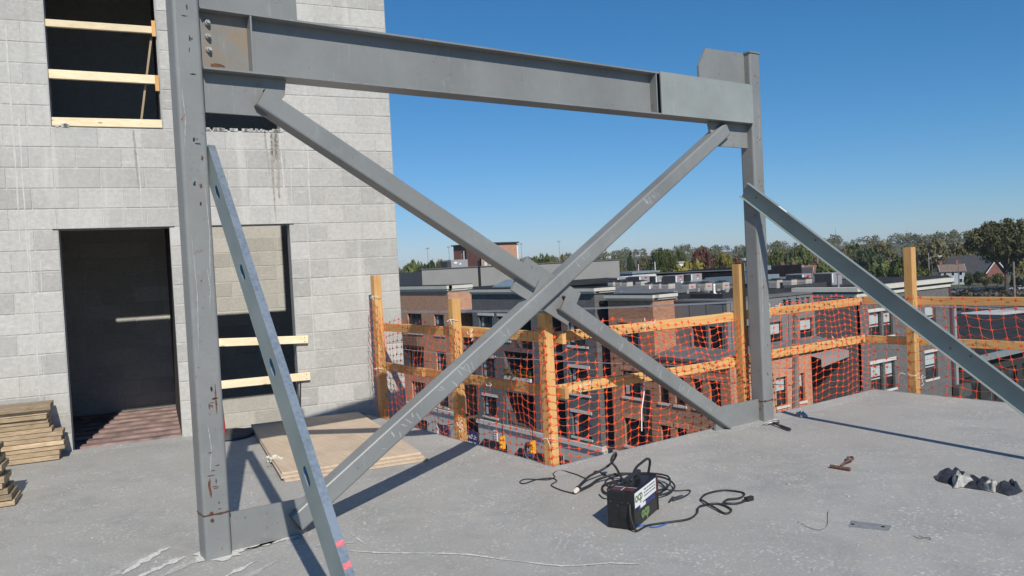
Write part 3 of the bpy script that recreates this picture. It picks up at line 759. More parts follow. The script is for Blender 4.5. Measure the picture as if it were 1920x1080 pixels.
railb(FF, .10, 2.56, .578, .552, .187, mat='pine_x'); railb(FF, 2.35, 4.90, .568, .562, .2265, mat='pine_x')
railb(RF, -.16, 3.9, 1.02, 1.012, .127, mat='pine_y'); railb(RF, -.16, 3.9, .572, .575, .127, mat='pine_y')
post(RF, 3.6, 1.5, y0=.03)
m = MB()
for fr, x, z, ln in ((LFr, 2.66, .585, .10), (LFr, 1.16, 1.02, .1), (LFr, .9, .58, .08), (FF, 1.13, 1.06, .12), (FF, .35, .62, .12), (FF, 2.9, 1.08, .16), (FF, 2.72, .63, .1), (FF, 3.98, .64, .12), (LFr, 1.42, .16, .1), (RF, .55, .18, .12)):
    q = [fr.p(x + rnd.uniform(-.012, .012), (.07 if fr is FF else -.0) - .02 * (k % 2), z + .05 - ln * k / 5) for k in range(6)]
    m.tube(q, .0032, 4)
    m.tube([fr.p(x - .04, -.035, z + .02), fr.p(x, -.045, z + .01), fr.p(x + .045, -.03, z + .035)], .003, 4)
for fr, x, z in ((LFr, 3.2, 1.36), (LFr, 1.575, 1.14), (LFr, .185, .22), (LFr, 3.2, .56), (RF, .415, .22)):
    q = [fr.p(x + .055 * math.cos(g), .05 + .058 * math.sin(g), z + .012 * math.sin(2 * g)) for g in [i * math.pi / 6 for i in range(13)]]
    m.tube(q, .0032, 4)
    m.tube([fr.p(x - .05, -.004, z), fr.p(x - .09, -.03, z + .02), fr.p(x - .12, -.03, z - .03)], .0026, 4)
m.tube([FF.p(1.12, .09, .62), FF.p(1.10, .08, .45), FF.p(1.07, .09, .30), FF.p(1.05, .08, .12)], .006, 4)
m.build('tie_string', 'white_string', rail)
def net(lbl, pathf, ulen, nu, nv, ztop, zbot, seed, pinch=(), yoff=-.035):
    r = random.Random(seed); t_ = thing('safety_net', lbl, 'safety net', pathf(ulen / 2, 0, zbot), 'orange safety nets on the guard rail')
    ph = [r.uniform(0, 6.28) for _ in range(8)]
    def P(i, j):
        u = ulen * i / nu; v = j / nv
        zt = ztop(u) if callable(ztop) else ztop; zb = zbot
        s_ = .5 + .5 * math.sin(2.3 * u + ph[0]); wob = math.sin(3.1 * u + ph[1]) * .5 + math.sin(7.3 * u + ph[2] + 3 * v) * .3
        z = zb + (zt - zb) * (v ** .96) + .026 * math.sin(5.7 * u + ph[3] + 4 * v) * (1.1 - v) + .018 * math.sin(13 * u + ph[6] + 5 * v)
        y = yoff - .05 * math.sin(math.pi * v) * (.6 + .5 * wob) - .012 * math.sin(9 * u + 6 * v + ph[4])
        uu = u + .075 * math.sin(4 * v + 2.1 * u + ph[5]) * math.sin(math.pi * min(1, u / ulen))
        for pu, k in pinch:
            d = uu - pu; uu -= d * k * math.exp(-(d / .35) ** 2) * (1 - .4 * v)
        return pathf(uu + r.uniform(-.006, .006), y + r.uniform(-.004, .004), z + r.uniform(-.006, .006))
    G_ = [[P(i, j) for j in range(nv + 1)] for i in range(nu + 1)]
    m = MB(); st = MB()
    def strand(a, b, w_):
        d = b - a; L_ = d.length
        if L_ < 1e-5: return
        d /= L_; mid = (a + b) / 2 + V((r.uniform(-.005, .005), r.uniform(-.005, .005), -.003 - .006 * r.random()))
        x = d.cross(V((.3, .7, .2))).normalized(); y_ = d.cross(x)
        vs = []
        for q in (a, mid, b):
            for k in range(3):
                g = 2.1 * k; vs.append(q + x * (w_ * math.cos(g)) + y_ * (w_ * math.sin(g)))
        m.add(vs, [[0, 1, 4, 3], [1, 2, 5, 4], [2, 0, 3, 5], [3, 4, 7, 6], [4, 5, 8, 7], [5, 3, 6, 8]])
    for i in range(nu + 1):
        for j in range(nv + 1):
            a = G_[i][j]
            if i < nu and not (r.random() < .004): strand(a, G_[i + 1][j], .0017)
            if j < nv and not (r.random() < .004): strand(a, G_[i][j + 1], .0014)
            du = (G_[min(i + 1, nu)][j] - G_[max(i - 1, 0)][j]).normalized(); dv = (G_[i][min(j + 1, nv)] - G_[i][max(j - 1, 0)]).normalized()
            nn = du.cross(dv).normalized(); rot = r.uniform(-.25, .25); c_, s_ = math.cos(rot), math.sin(rot); du, dv = du * c_ + dv * s_, dv * c_ - du * s_
            R1, R2 = .0235 * r.uniform(.85, 1.2), .0098
            rim = [a + du * (rr * math.cos(math.pi * k / 4)) + dv * (rr * math.sin(math.pi * k / 4)) for k in range(8) for rr in [(R1 if k % 2 == 0 else R2)]]
            vs = [a + nn * .0022, a - nn * .0022] + rim
            st.add(vs, [[0, 2 + k, 2 + (k + 1) % 8] for k in range(8)] + [[1, 2 + (k + 1) % 8, 2 + k] for k in range(8)])
    m.build('mesh_strand', 'orange_plastic', t_, kind='stuff'); st.build('mesh_node', 'orange_plastic', t_, kind='stuff')
net('orange mesh net on the left guard rail beside the block tower', lambda u, y, z: LFr.p(3.30 - u, y, z), 3.2, 37, 19, lambda u: 1.32 - .55 * u if u < .45 else (1.07 + .04 * math.sin(2.2 * u)), -.26, 3, yoff=.022)
net('orange mesh net along the long front guard rail behind the right column', lambda u, y, z: FF.p(u + .03, y, z), 4.72, 46, 21, lambda u: 1.06 + .06 * math.sin(1.9 * u + .8), -.30, 4, ((2.5, .2),), yoff=.100)
net('orange mesh net on the right side guard rail past the corner post', lambda u, y, z: RF.p(u + .02, y, z), 3.2, 25, 13, lambda u: 1.03 + .02 * math.sin(2 * u), -.2, 6, yoff=.022)

# ------------------------------------------------------------------ PLYWOOD, LUMBER
def sheet(lbl, pts, z0, th, jit=0):
    c = sum((V(q) for q in pts), V((0, 0))) / len(pts); t_ = thing('plywood_sheet', lbl, 'plywood', (c.x, c.y, z0), 'plywood sheets on the slab')
    vs = [V((q[0], q[1], z)) for z in (z0, z0 + th) for q in pts]; k = len(pts)
    MB().add(vs, [list(range(k))[::-1], list(range(k, 2 * k))] + [[i, (i + 1) % k, k + (i + 1) % k, k + i] for i in range(k)]).build('panel', 'plywood', t_)
def rect2(o, u, lu, lv):
    o = V(o); u = V(u).normalized(); v = V((-u.y, u.x)); return [tuple(o), tuple(o + u * lu), tuple(o + u * lu + v * lv), tuple(o + v * lv)]
sheet('lowest plywood sheet of the stack on the slab', rect2((.885, 1.305), (.975, -.205), 1.19, 2.40), .003, .019)
sheet('middle plywood sheet of the stack, pushed slightly left', rect2((.878, 1.36), (.972, -.21), 1.185, 2.38), .0235, .016)
sheet('top plywood sheet of the stack, scuffed and sunlit', rect2((.905, 1.42), (.974, -.204), 1.17, 2.40), .0405, .017)
t_ = thing('wood_chips', 'small heap of pale chips on the plywood corner', 'debris', (.98, 1.95, .058)); r = random.Random(2); m = MB()
for i in range(16):
    x, y = 1.0 + r.uniform(-.06, .08), 1.95 + r.uniform(-.08, .12); g = r.uniform(0, 3); m.box(-.015, .015, -.006, .006, 0, .006 + .01 * r.random(), Fr((x, y, .0578), (math.cos(g), math.sin(g), 0), (-math.sin(g), math.cos(g), 0)))
m.build('chip', 'brass_tip', t_)
r = random.Random(11); GL = 'weathered planks in the stack by the doorway'
LUM = Fr(TF.p(-3.56, -.03, 0), tuple(WU), tuple(-WN))          # x right end at 0, y towards the camera
z = .006; order = ['lowest', 'second', 'third', 'fourth', 'fifth', 'sixth', 'seventh', 'eighth', 'ninth', 'tenth', 'eleventh', 'topmost']
ends = [.02, .025, .07, .075, .04, .05, -.03, -.05, -.05, -.06, -.06, -.02]; ths = [.042, .045, .040, .042, .040, .042, .040, .042, .040, .038, .040, .058]
for i in range(12):
    th = ths[i]; t_ = thing('stacked_plank', order[i] + ' weathered plank of the stack beside the dark doorway', 'plank', LUM.p(-.7, .15, z), GL)
    y0 = .03 + r.uniform(0, .03); wd = .25 if i < 11 else .29
    MB().bar(LUM.p(-1.5, y0 + wd / 2, z + th / 2), LUM.p(ends[i] + r.uniform(-.012, .012), y0 + wd / 2 + r.uniform(-.012, .012), z + th / 2), wd, th, (0, 0, 1), .004, 1).build('plank_body', 'old_plank', t_)
    z += th + .003
z = .006
for i in range(12):
    t_ = thing('stacked_plank', order[i] + ' weathered plank of the pile cut by the left picture edge', 'plank', (-1.3, 2.8, z), 'weathered planks in the pile at the left edge')
    e = -.885 + (.03 if i < 3 else 0) - .006 * i + r.uniform(-.03, .01)
    th = .043
    MB().bar((-2.6, 2.72 + .02 * r.random(), z + th / 2), (e, 2.36 + .02 * r.random(), z + th / 2), .30, th, (0, 0, 1), .004, 1).build('plank_body', 'old_plank', t_)
    z += th + .003
# round weighted base with red post behind the column
t_ = thing('barrier_base', 'round grey weighted base with a red post behind left column', 'barrier stand', (1.1, 3.56, 0))
MB().lathe((1.1, 3.56, .004), [(.235, 0), (.25, .012), (.245, .03), (.2, .05), (.03, .06)], 24).build('base', 'concrete_dark', t_)
MB().tube([V((1.035, 3.50, .055)), V((1.02, 3.50, .34))], .022, 10).build('pole', 'red_paint', t_)

# ------------------------------------------------------------------ WELDER
wu = V((.907, .421, 0)).normalized(); wv_ = V((-wu.y, wu.x, 0)); WF = Fr((2.058, -1.417, .0), wu, wv_)
weld = thing('welding_machine', 'small black welding machine with white label on slab', 'welder', (2.2, -1.25, 0))
wl_, ww_, wh_ = .44, .167, .228
m = MB(); b = .012
sec = [(0, .008), (ww_, .008), (ww_, wh_ - b), (ww_ - b, wh_), (b, wh_), (0, wh_ - b)]
m.prism(sec, lambda q, tt: WF.p(tt, q[0], q[1]), .012, wl_ - .012).build('casing', 'black_plastic', weld)
m = MB().prism([(-.003, .004), (ww_ + .003, .004), (ww_ + .003, wh_ - .012), (ww_ - .012, wh_ + .003), (.012, wh_ + .003), (-.003, wh_ - .012)], lambda q, tt: WF.p(tt, q[0], q[1]), 0, .014); m.build('end_panel', 'black_plastic', weld)
m = MB().prism([(-.003, .004), (ww_ + .003, .004), (ww_ + .003, wh_ - .012), (ww_ - .012, wh_ + .003), (.012, wh_ + .003), (-.003, wh_ - .012)], lambda q, tt: WF.p(tt, q[0], q[1]), wl_ - .014, wl_); m.build('end_panel', 'black_plastic', weld)
m = MB()
for i in range(11): m.box(-.004, .001, .03, .085, .03 + i * .011, .036 + i * .011, WF)
for i in range(7): m.box(-.004, .001, .10, .14, .04 + i * .011, .046 + i * .011, WF)
m.build('vent_slat', 'black_rubber', weld)
m = MB()
for y, z in ((.03, .165), (.07, .165), (.145, .165), (.10, .145), (.13, .03)): m.tube([WF.p(-.001, y, z), WF.p(-.006, y, z)], .005, 8)
m.build('screw', 'tool_steel', weld)
m = MB()
for a_, b_ in (((.12, 0), (.12, .04)), ((.30, 0), (.30, .04))): m.bbox(a_[0] - .02, a_[0] + .02, ww_ / 2 - .014, ww_ / 2 + .014, wh_, wh_ + .04, .003, WF)
m.bbox(.09, .33, ww_ / 2 - .016, ww_ / 2 + .016, wh_ + .036, wh_ + .056, .006, WF); m.build('handle', 'black_rubber', weld)
LB = Fr(WF.o - wv_ * .0015, wu, wv_)
MB().add([LB.p(x, -.0005, z) for x, z in ((.02, .128), (.155, .128), (.155, .135), (.40, .135), (.40, .219), (.02, .219))], [[0, 1, 2, 3, 4, 5]]).build('label_plate', 'white_label', weld)
MB().box(.403, .43, -.001, .001, .11, .222, LB).build('label_stripe', 'maroon', weld)
MB().box(.075, .37, -.001, .0005, .10, .127, LB).build('label_stripe', 'indigo_print', weld)
MB().box(.11, .20, -.0018, 0, .106, .1275, LB).build('label_plate', 'white_label', weld)
text_mesh('ocp', .085, LB, .088, -.0012, .185, 'olive_print', weld, bold=.0015)
text_mesh('ocp', .092, LB, .19, -.001, .066, 'green_print', weld, bold=.004)
m = MB(); r = random.Random(4)
for i, z in enumerate((.200, .180, .160)):                      # illegible small print kept as broken strokes
    x = .18
    while x < .385:
        l_ = r.uniform(.008, .016); m.box(x, x + l_, -.0012, 0, z - .0045, z + .0045, LB); x += l_ + r.choice((.003, .003, .009))
m.build('fine_print', 'grey_print', weld)
MB().box(.03, .10, .012, ww_ - .012, wh_ + .0003, wh_ + .0015, WF).build('rating_sticker', 'maroon', weld)
m = MB(); m.box(.028, .102, .085, .089, wh_ + .0016, wh_ + .002, WF); m.box(.099, .103, .012, ww_ - .012, wh_ + .0016, wh_ + .002, WF); m.build('sticker_rule', 'white_label', weld)
def spline(pts, k=6):
    pts = [V(q) for q in pts]; out = []
    for i in range(len(pts) - 1):
        a, b, c, d = pts[max(i - 1, 0)], pts[i], pts[i + 1], pts[min(i + 2, len(pts) - 1)]
        for j in range(k):
            t_ = j / k; out.append(.5 * ((2 * b) + (c - a) * t_ + (2 * a - 5 * b + 4 * c - d) * t_ ** 2 + (3 * b - a - 3 * c + d) * t_ ** 3))
    return out + [pts[-1]]
def flat(l, z): return [(x, y, z) for x, y in l]
r = random.Random(8); coil = []
for k in range(46):
    g = k * .52; rad_ = .205 + .045 * math.sin(k * .37); coil.append((2.68 + rad_ * math.cos(g) * 1.05 + r.uniform(-.01, .01), -.83 + rad_ * math.sin(g) + r.uniform(-.01, .01), .012 + .012 * (k // 12) + r.uniform(0, .01)))
MB().tube(spline(coil, 3), .007, 6).build('torch_cable', 'black_rubber', weld, True)
MB().tube(spline([(2.33, -.56, .022), (2.44, -.49, .03), (2.56, -.44, .05), (2.68, -.43, .065), (2.76, -.46, .11), (2.78, -.50, .175), (2.74, -.53, .20), (2.71, -.52, .15), (2.72, -.56, .10), (2.62, -.74, .05)]), .009, 7).build('torch_cable', 'black_rubber', weld, True)
MB().tube(spline([(2.34, -.58, .018), (2.48, -.54, .02), (2.6, -.5, .03), (2.75, -.55, .05), (2.9, -.75, .05)]), .009, 6).build('torch_cable', 'black_rubber', weld, True)
MB().tube(spline([(2.16, -1.3, .26), (2.28, -1.22, .30), (2.40, -1.17, .315), (2.48, -1.13, .31), (2.52, -1.11, .28), (2.53, -1.08, .2)]), .0086, 7).build('torch_cable', 'black_rubber', weld, True)
m = MB().tube(spline([(2.36, -.55, .025), (2.335, -.57, .028), (2.315, -.585, .028)]), .02, 8); m.build('torch_handle', 'black_rubber', weld, True)
MB().tube([(2.318, -.583, .028), (2.285, -.605, .028)], [.019, .015], 10).build('torch_tip', 'brass_tip', weld)
thin = [(2.29, -.57), (2.28, -.45), (2.31, -.3), (2.41, -.24), (2.43, -.15), (2.33, -.10), (2.2, -.12), (2.20, -.06), (2.28, -.03), (2.38, -.16), (2.47, -.14), (2.52, -.06), (2.62, -.03), (2.63, -.2), (2.61, -.34), (2.71, -.30), (2.80, -.24), (2.78, -.36), (2.74, -.5)]
MB().tube(spline(flat(thin, .006)), .0045, 5).build('thin_lead', 'black_rubber', weld, True)
MB().tube(spline(flat([(2.40, -.72), (2.36, -.82), (2.42, -.86), (2.35, -.95), (2.41, -1.0), (2.34, -1.08), (2.38, -1.14)], .006)), .004, 5).build('thin_lead', 'black_rubber', weld, True)
pw = [(2.045, -1.40, .16), (2.025, -1.42, .10), (2.03, -1.44, .04), (2.05, -1.445, .008), (2.16, -1.42, .008), (2.26, -1.45, .008), (2.42, -1.51, .008), (2.55, -1.47, .008), (2.66, -1.40, .012), (2.79, -1.44, .010), (2.76, -1.57, .008), (2.67, -1.60, .008), (2.70, -1.49, .014), (2.75, -1.36, .016), (2.80, -1.29, .010), (2.92, -1.24, .008), (3.06, -1.27, .008), (3.10, -1.40, .008), (2.99, -1.46, .010), (2.90, -1.43, .012), (2.83, -1.46, .012), (2.88, -1.52, .010), (2.98, -1.52, .010)]
MB().tube(spline(pw), .0068, 6).build('power_cord', 'black_rubber', weld, True)
MB().bar((2.97, -1.52, .016), (3.03, -1.525, .016), .03, .028, (0, 0, 1), .004, 2).build('plug', 'black_rubber', weld)
MB().tube(spline([(2.72, -.95, .01), (2.80, -.95, .006), (2.83, -1.04, .006), (2.90, -1.10, .008), (2.82, -1.16, .01), (2.72, -1.19, .012)]), .0045, 5).build('ground_lead', 'black_rubber', weld, True)
m = MB(); m.bar((2.74, -1.18, .016), (2.64, -1.18, .016), .022, .018, (0, 0, 1), .004, 2); m.bar((2.66, -1.17, .026), (2.60, -1.195, .014), .014, .006, (0, 0, 1)); m.build('ground_clamp', 'tool_steel', weld)
t_ = thing('blue_wire', 'short blue wire curled on the slab beside black welder', 'wire', (2.2, -1.47, 0))
MB().tube(spline(flat([(2.13, -1.395), (2.11, -1.38), (2.14, -1.37), (2.20, -1.42), (2.30, -1.45), (2.27, -1.47), (2.19, -1.47), (2.16, -1.44)], .005)), .004, 5).build('strand', 'blue_wire', t_)
# ------------------------------------------------------------------ SMALL THINGS ON THE SLAB
t_ = thing('hammer', 'claw hammer with black grip lying near right column foot', 'hammer', (5.0, -.3, 0))
MB().tube(spline([(5.055, -.215, .024), (4.99, -.35, .02), (4.925, -.49, .02)], 4), [.010] * 4 + [.014] * 5, 8).build('grip', 'black_rubber', t_)
m = MB(); m.bar((5.05, -.20, .026), (5.095, -.235, .026), .026, .026, (0, 0, 1), .006, 2); m.tube([(5.085, -.228, .026), (5.105, -.245, .026)], [.012, .017], 10)
for s_ in (-.010, .010): m.tube([(5.05, -.20 + s_, .026), (5.015, -.178 + s_ * 1.4, .022), (4.985, -.168 + s_ * 1.7, .010)], [.010, .007, .003], 6)
m.build('head', 'tool_steel', t_)
t_ = thing('rusty_tool', 'rusty steel pin with a wire loop lying on slab', 'rusty pin', (4.08, -1.5, 0))
MB().tube([(4.066, -1.437, .014), (4.078, -1.588, .014)], .014, 8).build('pin_body', 'rusty_tool', t_)
MB().tube(spline([(4.10, -1.50, .02), (4.20, -1.49, .035), (4.30, -1.475, .03), (4.36, -1.44, .025), (4.385, -1.41, .02), (4.36, -1.40, .02), (4.31, -1.43, .022), (4.22, -1.48, .03)]), .0085, 6).build('loop', 'rusty_tool', t_, True)
bag = thing('taped_plastic_bundle', 'crumpled black plastic bundle with silver tape on slab', 'plastic bundle', (4.35, -2.35, 0))
def crumple(outline, hgt, seed, res=14, axis=None):
    r = random.Random(seed); ctr = sum((V(q) for q in outline), V((0, 0))) / len(outline); vs = []; fs = []; k = len(outline); NRG = 7
    for g in range(NRG + 1):
        f_ = 1 - .96 * g / NRG
        for ii, q in enumerate(outline):
            p_ = ctr.lerp(V(q), f_ if g else 1.0); an = 2 * math.pi * ii / k
            fold = .72 + (.20 * math.sin(3 * an + seed + 2 * f_) + .16 * math.sin(5 * an + 2 * seed - 3 * f_) + r.uniform(-.07, .07)) * min(1, f_ * 3)
            hh = hgt * math.sin(math.pi / 2 * min(1, (1 - f_) * 1.9)) * fold if g else .002
            vs.append(V((p_.x + .010 * math.sin(4 * an + seed) * (min(1, f_ * 3) if g else 0), p_.y + .010 * math.cos(3 * an + seed) * (min(1, f_ * 3) if g else 0), hh + .002)))
    for g in range(NRG):
        for i in range(k):
            j = (i + 1) % k; fs.append([g * k + i, g * k + j, (g + 1) * k + j, (g + 1) * k + i])
    fs.append([NRG * k + i for i in range(k)]); return vs, fs
def densify(o, k=3):
    out = []
    for i in range(len(o)):
        a, b = V(o[i]), V(o[(i + 1) % len(o)]); out += [tuple(a.lerp(b, j / k)) for j in range(k)]
    return out
o1 = [(4.30, -2.08), (4.42, -2.07), (4.50, -2.13), (4.46, -2.22), (4.40, -2.26), (4.41, -2.34), (4.28, -2.34), (4.21, -2.25), (4.22, -2.16)]
o2 = [(4.40, -2.24), (4.43, -2.34), (4.40, -2.44), (4.38, -2.50), (4.24, -2.50), (4.21, -2.42), (4.20, -2.33), (4.27, -2.26)]
o3 = [(4.37, -2.48), (4.44, -2.52), (4.52, -2.50), (4.44, -2.56), (4.36, -2.62), (4.26, -2.62), (4.20, -2.60), (4.24, -2.50)]
for i, (o_, h_) in enumerate(((o1, .070), (o2, .058), (o3, .060))):
    vs, fs = crumple(densify(o_, 3), h_, 20 + i); mesh_obj('fold', vs, fs, 'tarp_black', bag, True)
for i, (o_, h_) in enumerate((([(4.20, -2.26), (4.25, -2.22), (4.30, -2.28), (4.32, -2.34), (4.27, -2.37), (4.22, -2.33), (4.13, -2.29)], .095), ([(4.22, -2.44), (4.30, -2.44), (4.31, -2.50), (4.21, -2.51)], .072))):
    vs, fs = crumple(densify(o_, 2), h_, 30 + i); mesh_obj('silver_tape', vs, fs, 'tape_grey', bag, True)
t_ = thing('foil_scrap', 'crumpled silver foil scrap on slab edge near right column', 'foil scrap', (5.58, -.17, 0))
vs, fs = crumple(densify([(5.52, -.16), (5.57, -.10), (5.63, -.13), (5.62, -.20), (5.56, -.24), (5.50, -.22)], 2), .05, 41); mesh_obj('foil_fold', vs, fs, 'tape_grey', t_)
t_ = thing('embed_plate', 'flat grey steel plate set into the slab', 'steel plate', (3.04, -2.30, 0))
EP = [V((2.99, -2.238)), V((3.08, -2.428)), V((3.17, -2.395)), V((3.095, -2.19))]
MB().add([V((q.x, q.y, z)) for z in (.0005, .0045) for q in EP], [[3, 2, 1, 0], [4, 5, 6, 7], [0, 1, 5, 4], [1, 2, 6, 5], [2, 3, 7, 6], [3, 0, 4, 7]]).build('plate', 'steel_insert', t_)
m = MB()
for q in ((3.035, -2.235), (3.115, -2.375)): m.cyl((q[0], q[1], .0046), .010, .003, 10)
m.build('bolt_head', 'frame_dark', t_)
for lb, pl in (('curled rusty tie wire on slab left of steel plate', [(2.86, -1.98), (2.83, -2.05), (2.81, -2.12), (2.83, -2.16), (2.92, -2.14), (3.02, -2.08), (3.15, -2.0)]), ('short bent tie wire on slab right of steel plate', [(3.10, -2.56), (3.08, -2.60), (3.13, -2.63), (3.10, -2.65), (3.12, -2.58)])):
    t_ = thing('tie_wire', lb, 'wire', (pl[0][0], pl[0][1], 0)); MB().tube(spline(flat(pl, .004)), .0014, 4).build('strand', 'rusty_tool', t_)
t_ = thing('grit', 'scattered mortar grit and small chips on slab', 'debris', (0, 0, 0), kind='stuff'); r = random.Random(6); m = MB()
for i in range(420):
    x, y = r.uniform(-1.2, 6.5), r.uniform(-3.2, 3.2)
    if x > 2.5 and y > -.05 * x: continue
    s_ = r.uniform(.002, .006) * (1 if r.random() < .93 else 2.2); g = r.uniform(0, 3); m.box(-s_, s_, -s_ * .7, s_ * .7, 0, s_ * .8, Fr((x, y, .0012), (math.cos(g), math.sin(g), 0), (-math.sin(g), math.cos(g), 0)))
m.build('chip', 'mortar', t_, kind='stuff')

# ------------------------------------------------------------------ BUILDINGS ACROSS THE STREET
def FX(x): return Fr((x, 0, 0), (0, 1, 0), (1, 0, 0))          # wall facing -X, local x = world Y
def FY(y): return Fr((0, y, 0), (1, 0, 0), (0, 1, 0))          # wall facing -Y, local x = world X
def window(parent, fr, x0, x1, z0, z1, style='pair', d=.14, lintel=None, sill=None, blind=0):
    m = MB(); f = .055
    m.box(x0, x0 + f, d, d + .07, z0, z1, fr); m.box(x1 - f, x1, d, d + .07, z0, z1, fr); m.box(x0 + f, x1 - f, d, d + .07, z0, z0 + f, fr); m.box(x0 + f, x1 - f, d, d + .07, z1 - f, z1, fr)
    xm, zm = (x0 + x1) / 2, (z0 + z1) / 2
    if style in ('pair', 'triple'):
        for q in ([xm] if style == 'pair' else [x0 + (x1 - x0) / 3, x0 + 2 * (x1 - x0) / 3]): m.box(q - .05, q + .05, d + .002, d + .068, z0 + f, z1 - f, fr)
    m.box(x0 + f, x1 - f, d + .004, d + .066, zm - .035, zm + .035, fr)
    o = m.build('window', 'frame_dark', parent)
    MB().box(x0 + f, x1 - f, d + .045, d + .055, z0 + f, z1 - f, fr).build('pane', 'glass_dark', o)
    if blind: MB().box(x0 + f + .01, x1 - f - .01, d + .036, d + .042, z1 - f - (z1 - z0) * blind, z1 - f, fr).build('blind', 'blind', o)
    elif style != 'hung' and rnd.random() < .75:
        for a, b in ((x0 + f + .04, x0 + f + .34), (x1 - f - .34, x1 - f - .04)): MB().box(a, b, d + .038, d + .043, z0 + f + .15 * rnd.random(), z1 - f - .1, fr).build('curtain', 'curtain', o)
    if lintel: MB().box(x0 - .12, x1 + .12, -.05, d, z1 + .004, z1 + .20, fr).build('lintel', lintel, o)
    if sill: MB().box(x0 - .10, x1 + .10, -.07, d, z0 - .13, z0 - .004, fr).build('sill', sill, o)
    return o
def niche(parent, fr, x0, x1, z0, z1, dep=1.8, mat='stucco_dark'):
    m = MB(); e = .0
    P_ = lambda x, y, z: fr.p(x, y, z)
    m.add([P_(x0, .3, z0), P_(x0, dep, z0), P_(x0, dep, z1), P_(x0, .3, z1)], [[0, 1, 2, 3]]); m.add([P_(x1, .3, z0), P_(x1, dep, z0), P_(x1, dep, z1), P_(x1, .3, z1)], [[0, 1, 2, 3]])
    m.add([P_(x0, dep, z0), P_(x1, dep, z0), P_(x1, dep, z1), P_(x0, dep, z1)], [[0, 1, 2, 3]]); m.add([P_(x0, .3, z0), P_(x1, .3, z0), P_(x1, dep, z0), P_(x0, dep, z0)], [[0, 1, 2, 3]]); m.add([P_(x0, .3, z1), P_(x1, .3, z1), P_(x1, dep, z1), P_(x0, dep, z1)], [[0, 1, 2, 3]])
    o = m.build('balcony_recess', mat, parent)
    MB().box(x0 + .5, x1 - .5, dep - .02, dep - .005, z0 + .05, z0 + (z1 - z0) * .8, fr).build('glass_door', 'glass_dark', o)
    r_ = MB(); r_.box(x0, x1, .06, .10, z0 + 1.0, z0 + 1.05, fr); x = x0 + .06
    while x < x1: r_.box(x, x + .02, .07, .09, z0, z0 + 1.0, fr); x += .14
    r_.build('railing', 'frame_dark', o); return o
def cornice(parent, fr, x0, x1, z0, z1, mat='cream_trim', proj=.22, ends=(0, 0)):
    h = z1 - z0; m = MB()
    m.box(x0 - ends[0], x1 + ends[1], -proj, .3, z0 + h * .45, z1, fr); m.box(x0 - ends[0] * .6, x1 + ends[1] * .6, -proj * .6, .296, z0 + h * .15, z0 + h * .45 - .004, fr); m.box(x0, x1, -proj * .3, .292, z0, z0 + h * .15 - .004, fr)
    o = m.build('cornice', mat, parent); MB().box(x0 - ends[0], x1 + ends[1], -proj + .006, 1.0, z1 + .003, z1 + .05, fr).build('coping', 'roof_membrane', o); return o
# --- far red brick building
lb = thing('brick_building', 'red brick building with pale cornice, farthest left across the street', 'building', (32, 55, Z0))
H = [(55.0, 57.5, -3.75, -2.05), (51.25, 52.85, -3.75, -2.05), (55.0, 57.5, -6.9, -5.15), (51.25, 52.85, -6.9, -5.15), (55.0, 57.4, -9.75, -8.05), (51.25, 52.85, -9.75, -8.05), (60.3, 62.3, -3.75, -2.05), (60.3, 62.3, -6.9, -5.15)]
facade(FX(32), 50.41, 66, -10.3, -.15, H, .32, 'wall', 'orange_brick', lb)
for h in H: window(lb, FX(32), *h, 'triple' if h[1] - h[0] > 1.8 else 'pair', sill='stone_trim')
facade(FY(50.415), 32.005, 34.35, -10.3, -.15, [], .3, 'wall', 'orange_brick', lb)
cornice(lb, FX(32), 50.41, 66, -.15, .33, ends=(.22, 0)); cornice(lb, FY(50.41), 32, 34.3, -.155, .326)
facade(FX(32), 50.2, 66, Z0, -10.3, [(51.2, 53.4, Z0, -11.3), (55, 58.2, Z0, -11.3)], .35, 'ground_storey', 'store_stone', lb)
m = MB(); m.box(50.2, 66, -.14, .3, -10.3, -10.0, FX(32)); m.build('band_course', 'stone_trim', lb)
m = MB(); m.box(51.2, 53.4, .2, .24, Z0, -11.3, FX(32)); m.box(55, 58.2, .2, .24, Z0, -11.3, FX(32)); m.build('shop_window', 'glass_dark', lb)
m = MB()
m.box(54.8, 58.0, -.75, -.02, -4.98, -4.86, FX(32)); m.build('balcony_slab', 'frame_dark', lb)
m = MB(); m.box(54.8, 58.0, -.75, -.71, -3.93, -3.87, FX(32)); y = 54.8
while y < 58.0: m.box(y, y + .025, -.74, -.715, -4.86, -3.93, FX(32)); y += .13
m.build('balcony_railing', 'frame_dark', lb)
m = MB()
for y in (54.9, 55.9, 56.9, 57.85): m.add([V((31.98, y, -4.98)), V((31.98, y + .1, -4.98)), V((31.3, y + .1, -4.98)), V((31.3, y, -4.98)), V((31.98, y, -5.6)), V((31.98, y + .1, -5.6))], [[0, 3, 4], [1, 5, 2], [3, 2, 5, 4], [0, 1, 2, 3]])
m.build('balcony_bracket', 'frame_dark', lb)
MB().box(32.3, 60, 50.7, 66, -.4, -.2).build('roof', 'roof_membrane', lb)
# link with balconies between the brick and dark brick fronts
lk = thing('link_wing', 'dark recessed link with balconies between red brick and dark brick fronts', 'building', (34.4, 48.6, Z0))
HN = [(47.3, 50.0, -4.4, -2.0), (47.3, 50.0, -7.3, -5.0), (47.3, 50.0, -10.2, -7.9)]
facade(FX(34.4), 46.9, 50.4, Z0, -1.4, HN, .3, 'wall', 'stucco_dark', lk)
for h in HN: niche(lk, FX(34.4), *h)
m = MB()
for z in (-1.95, -4.85, -7.75): m.box(46.95, 50.38, -1.6, -.01, z, z + .25, FX(34.4))
m.build('balcony_slab', 'stucco_grey', lk)
MB().box(34.4, 60, 47.0, 50.6, -1.45, -1.38).build('roof', 'roof_grey', lk)
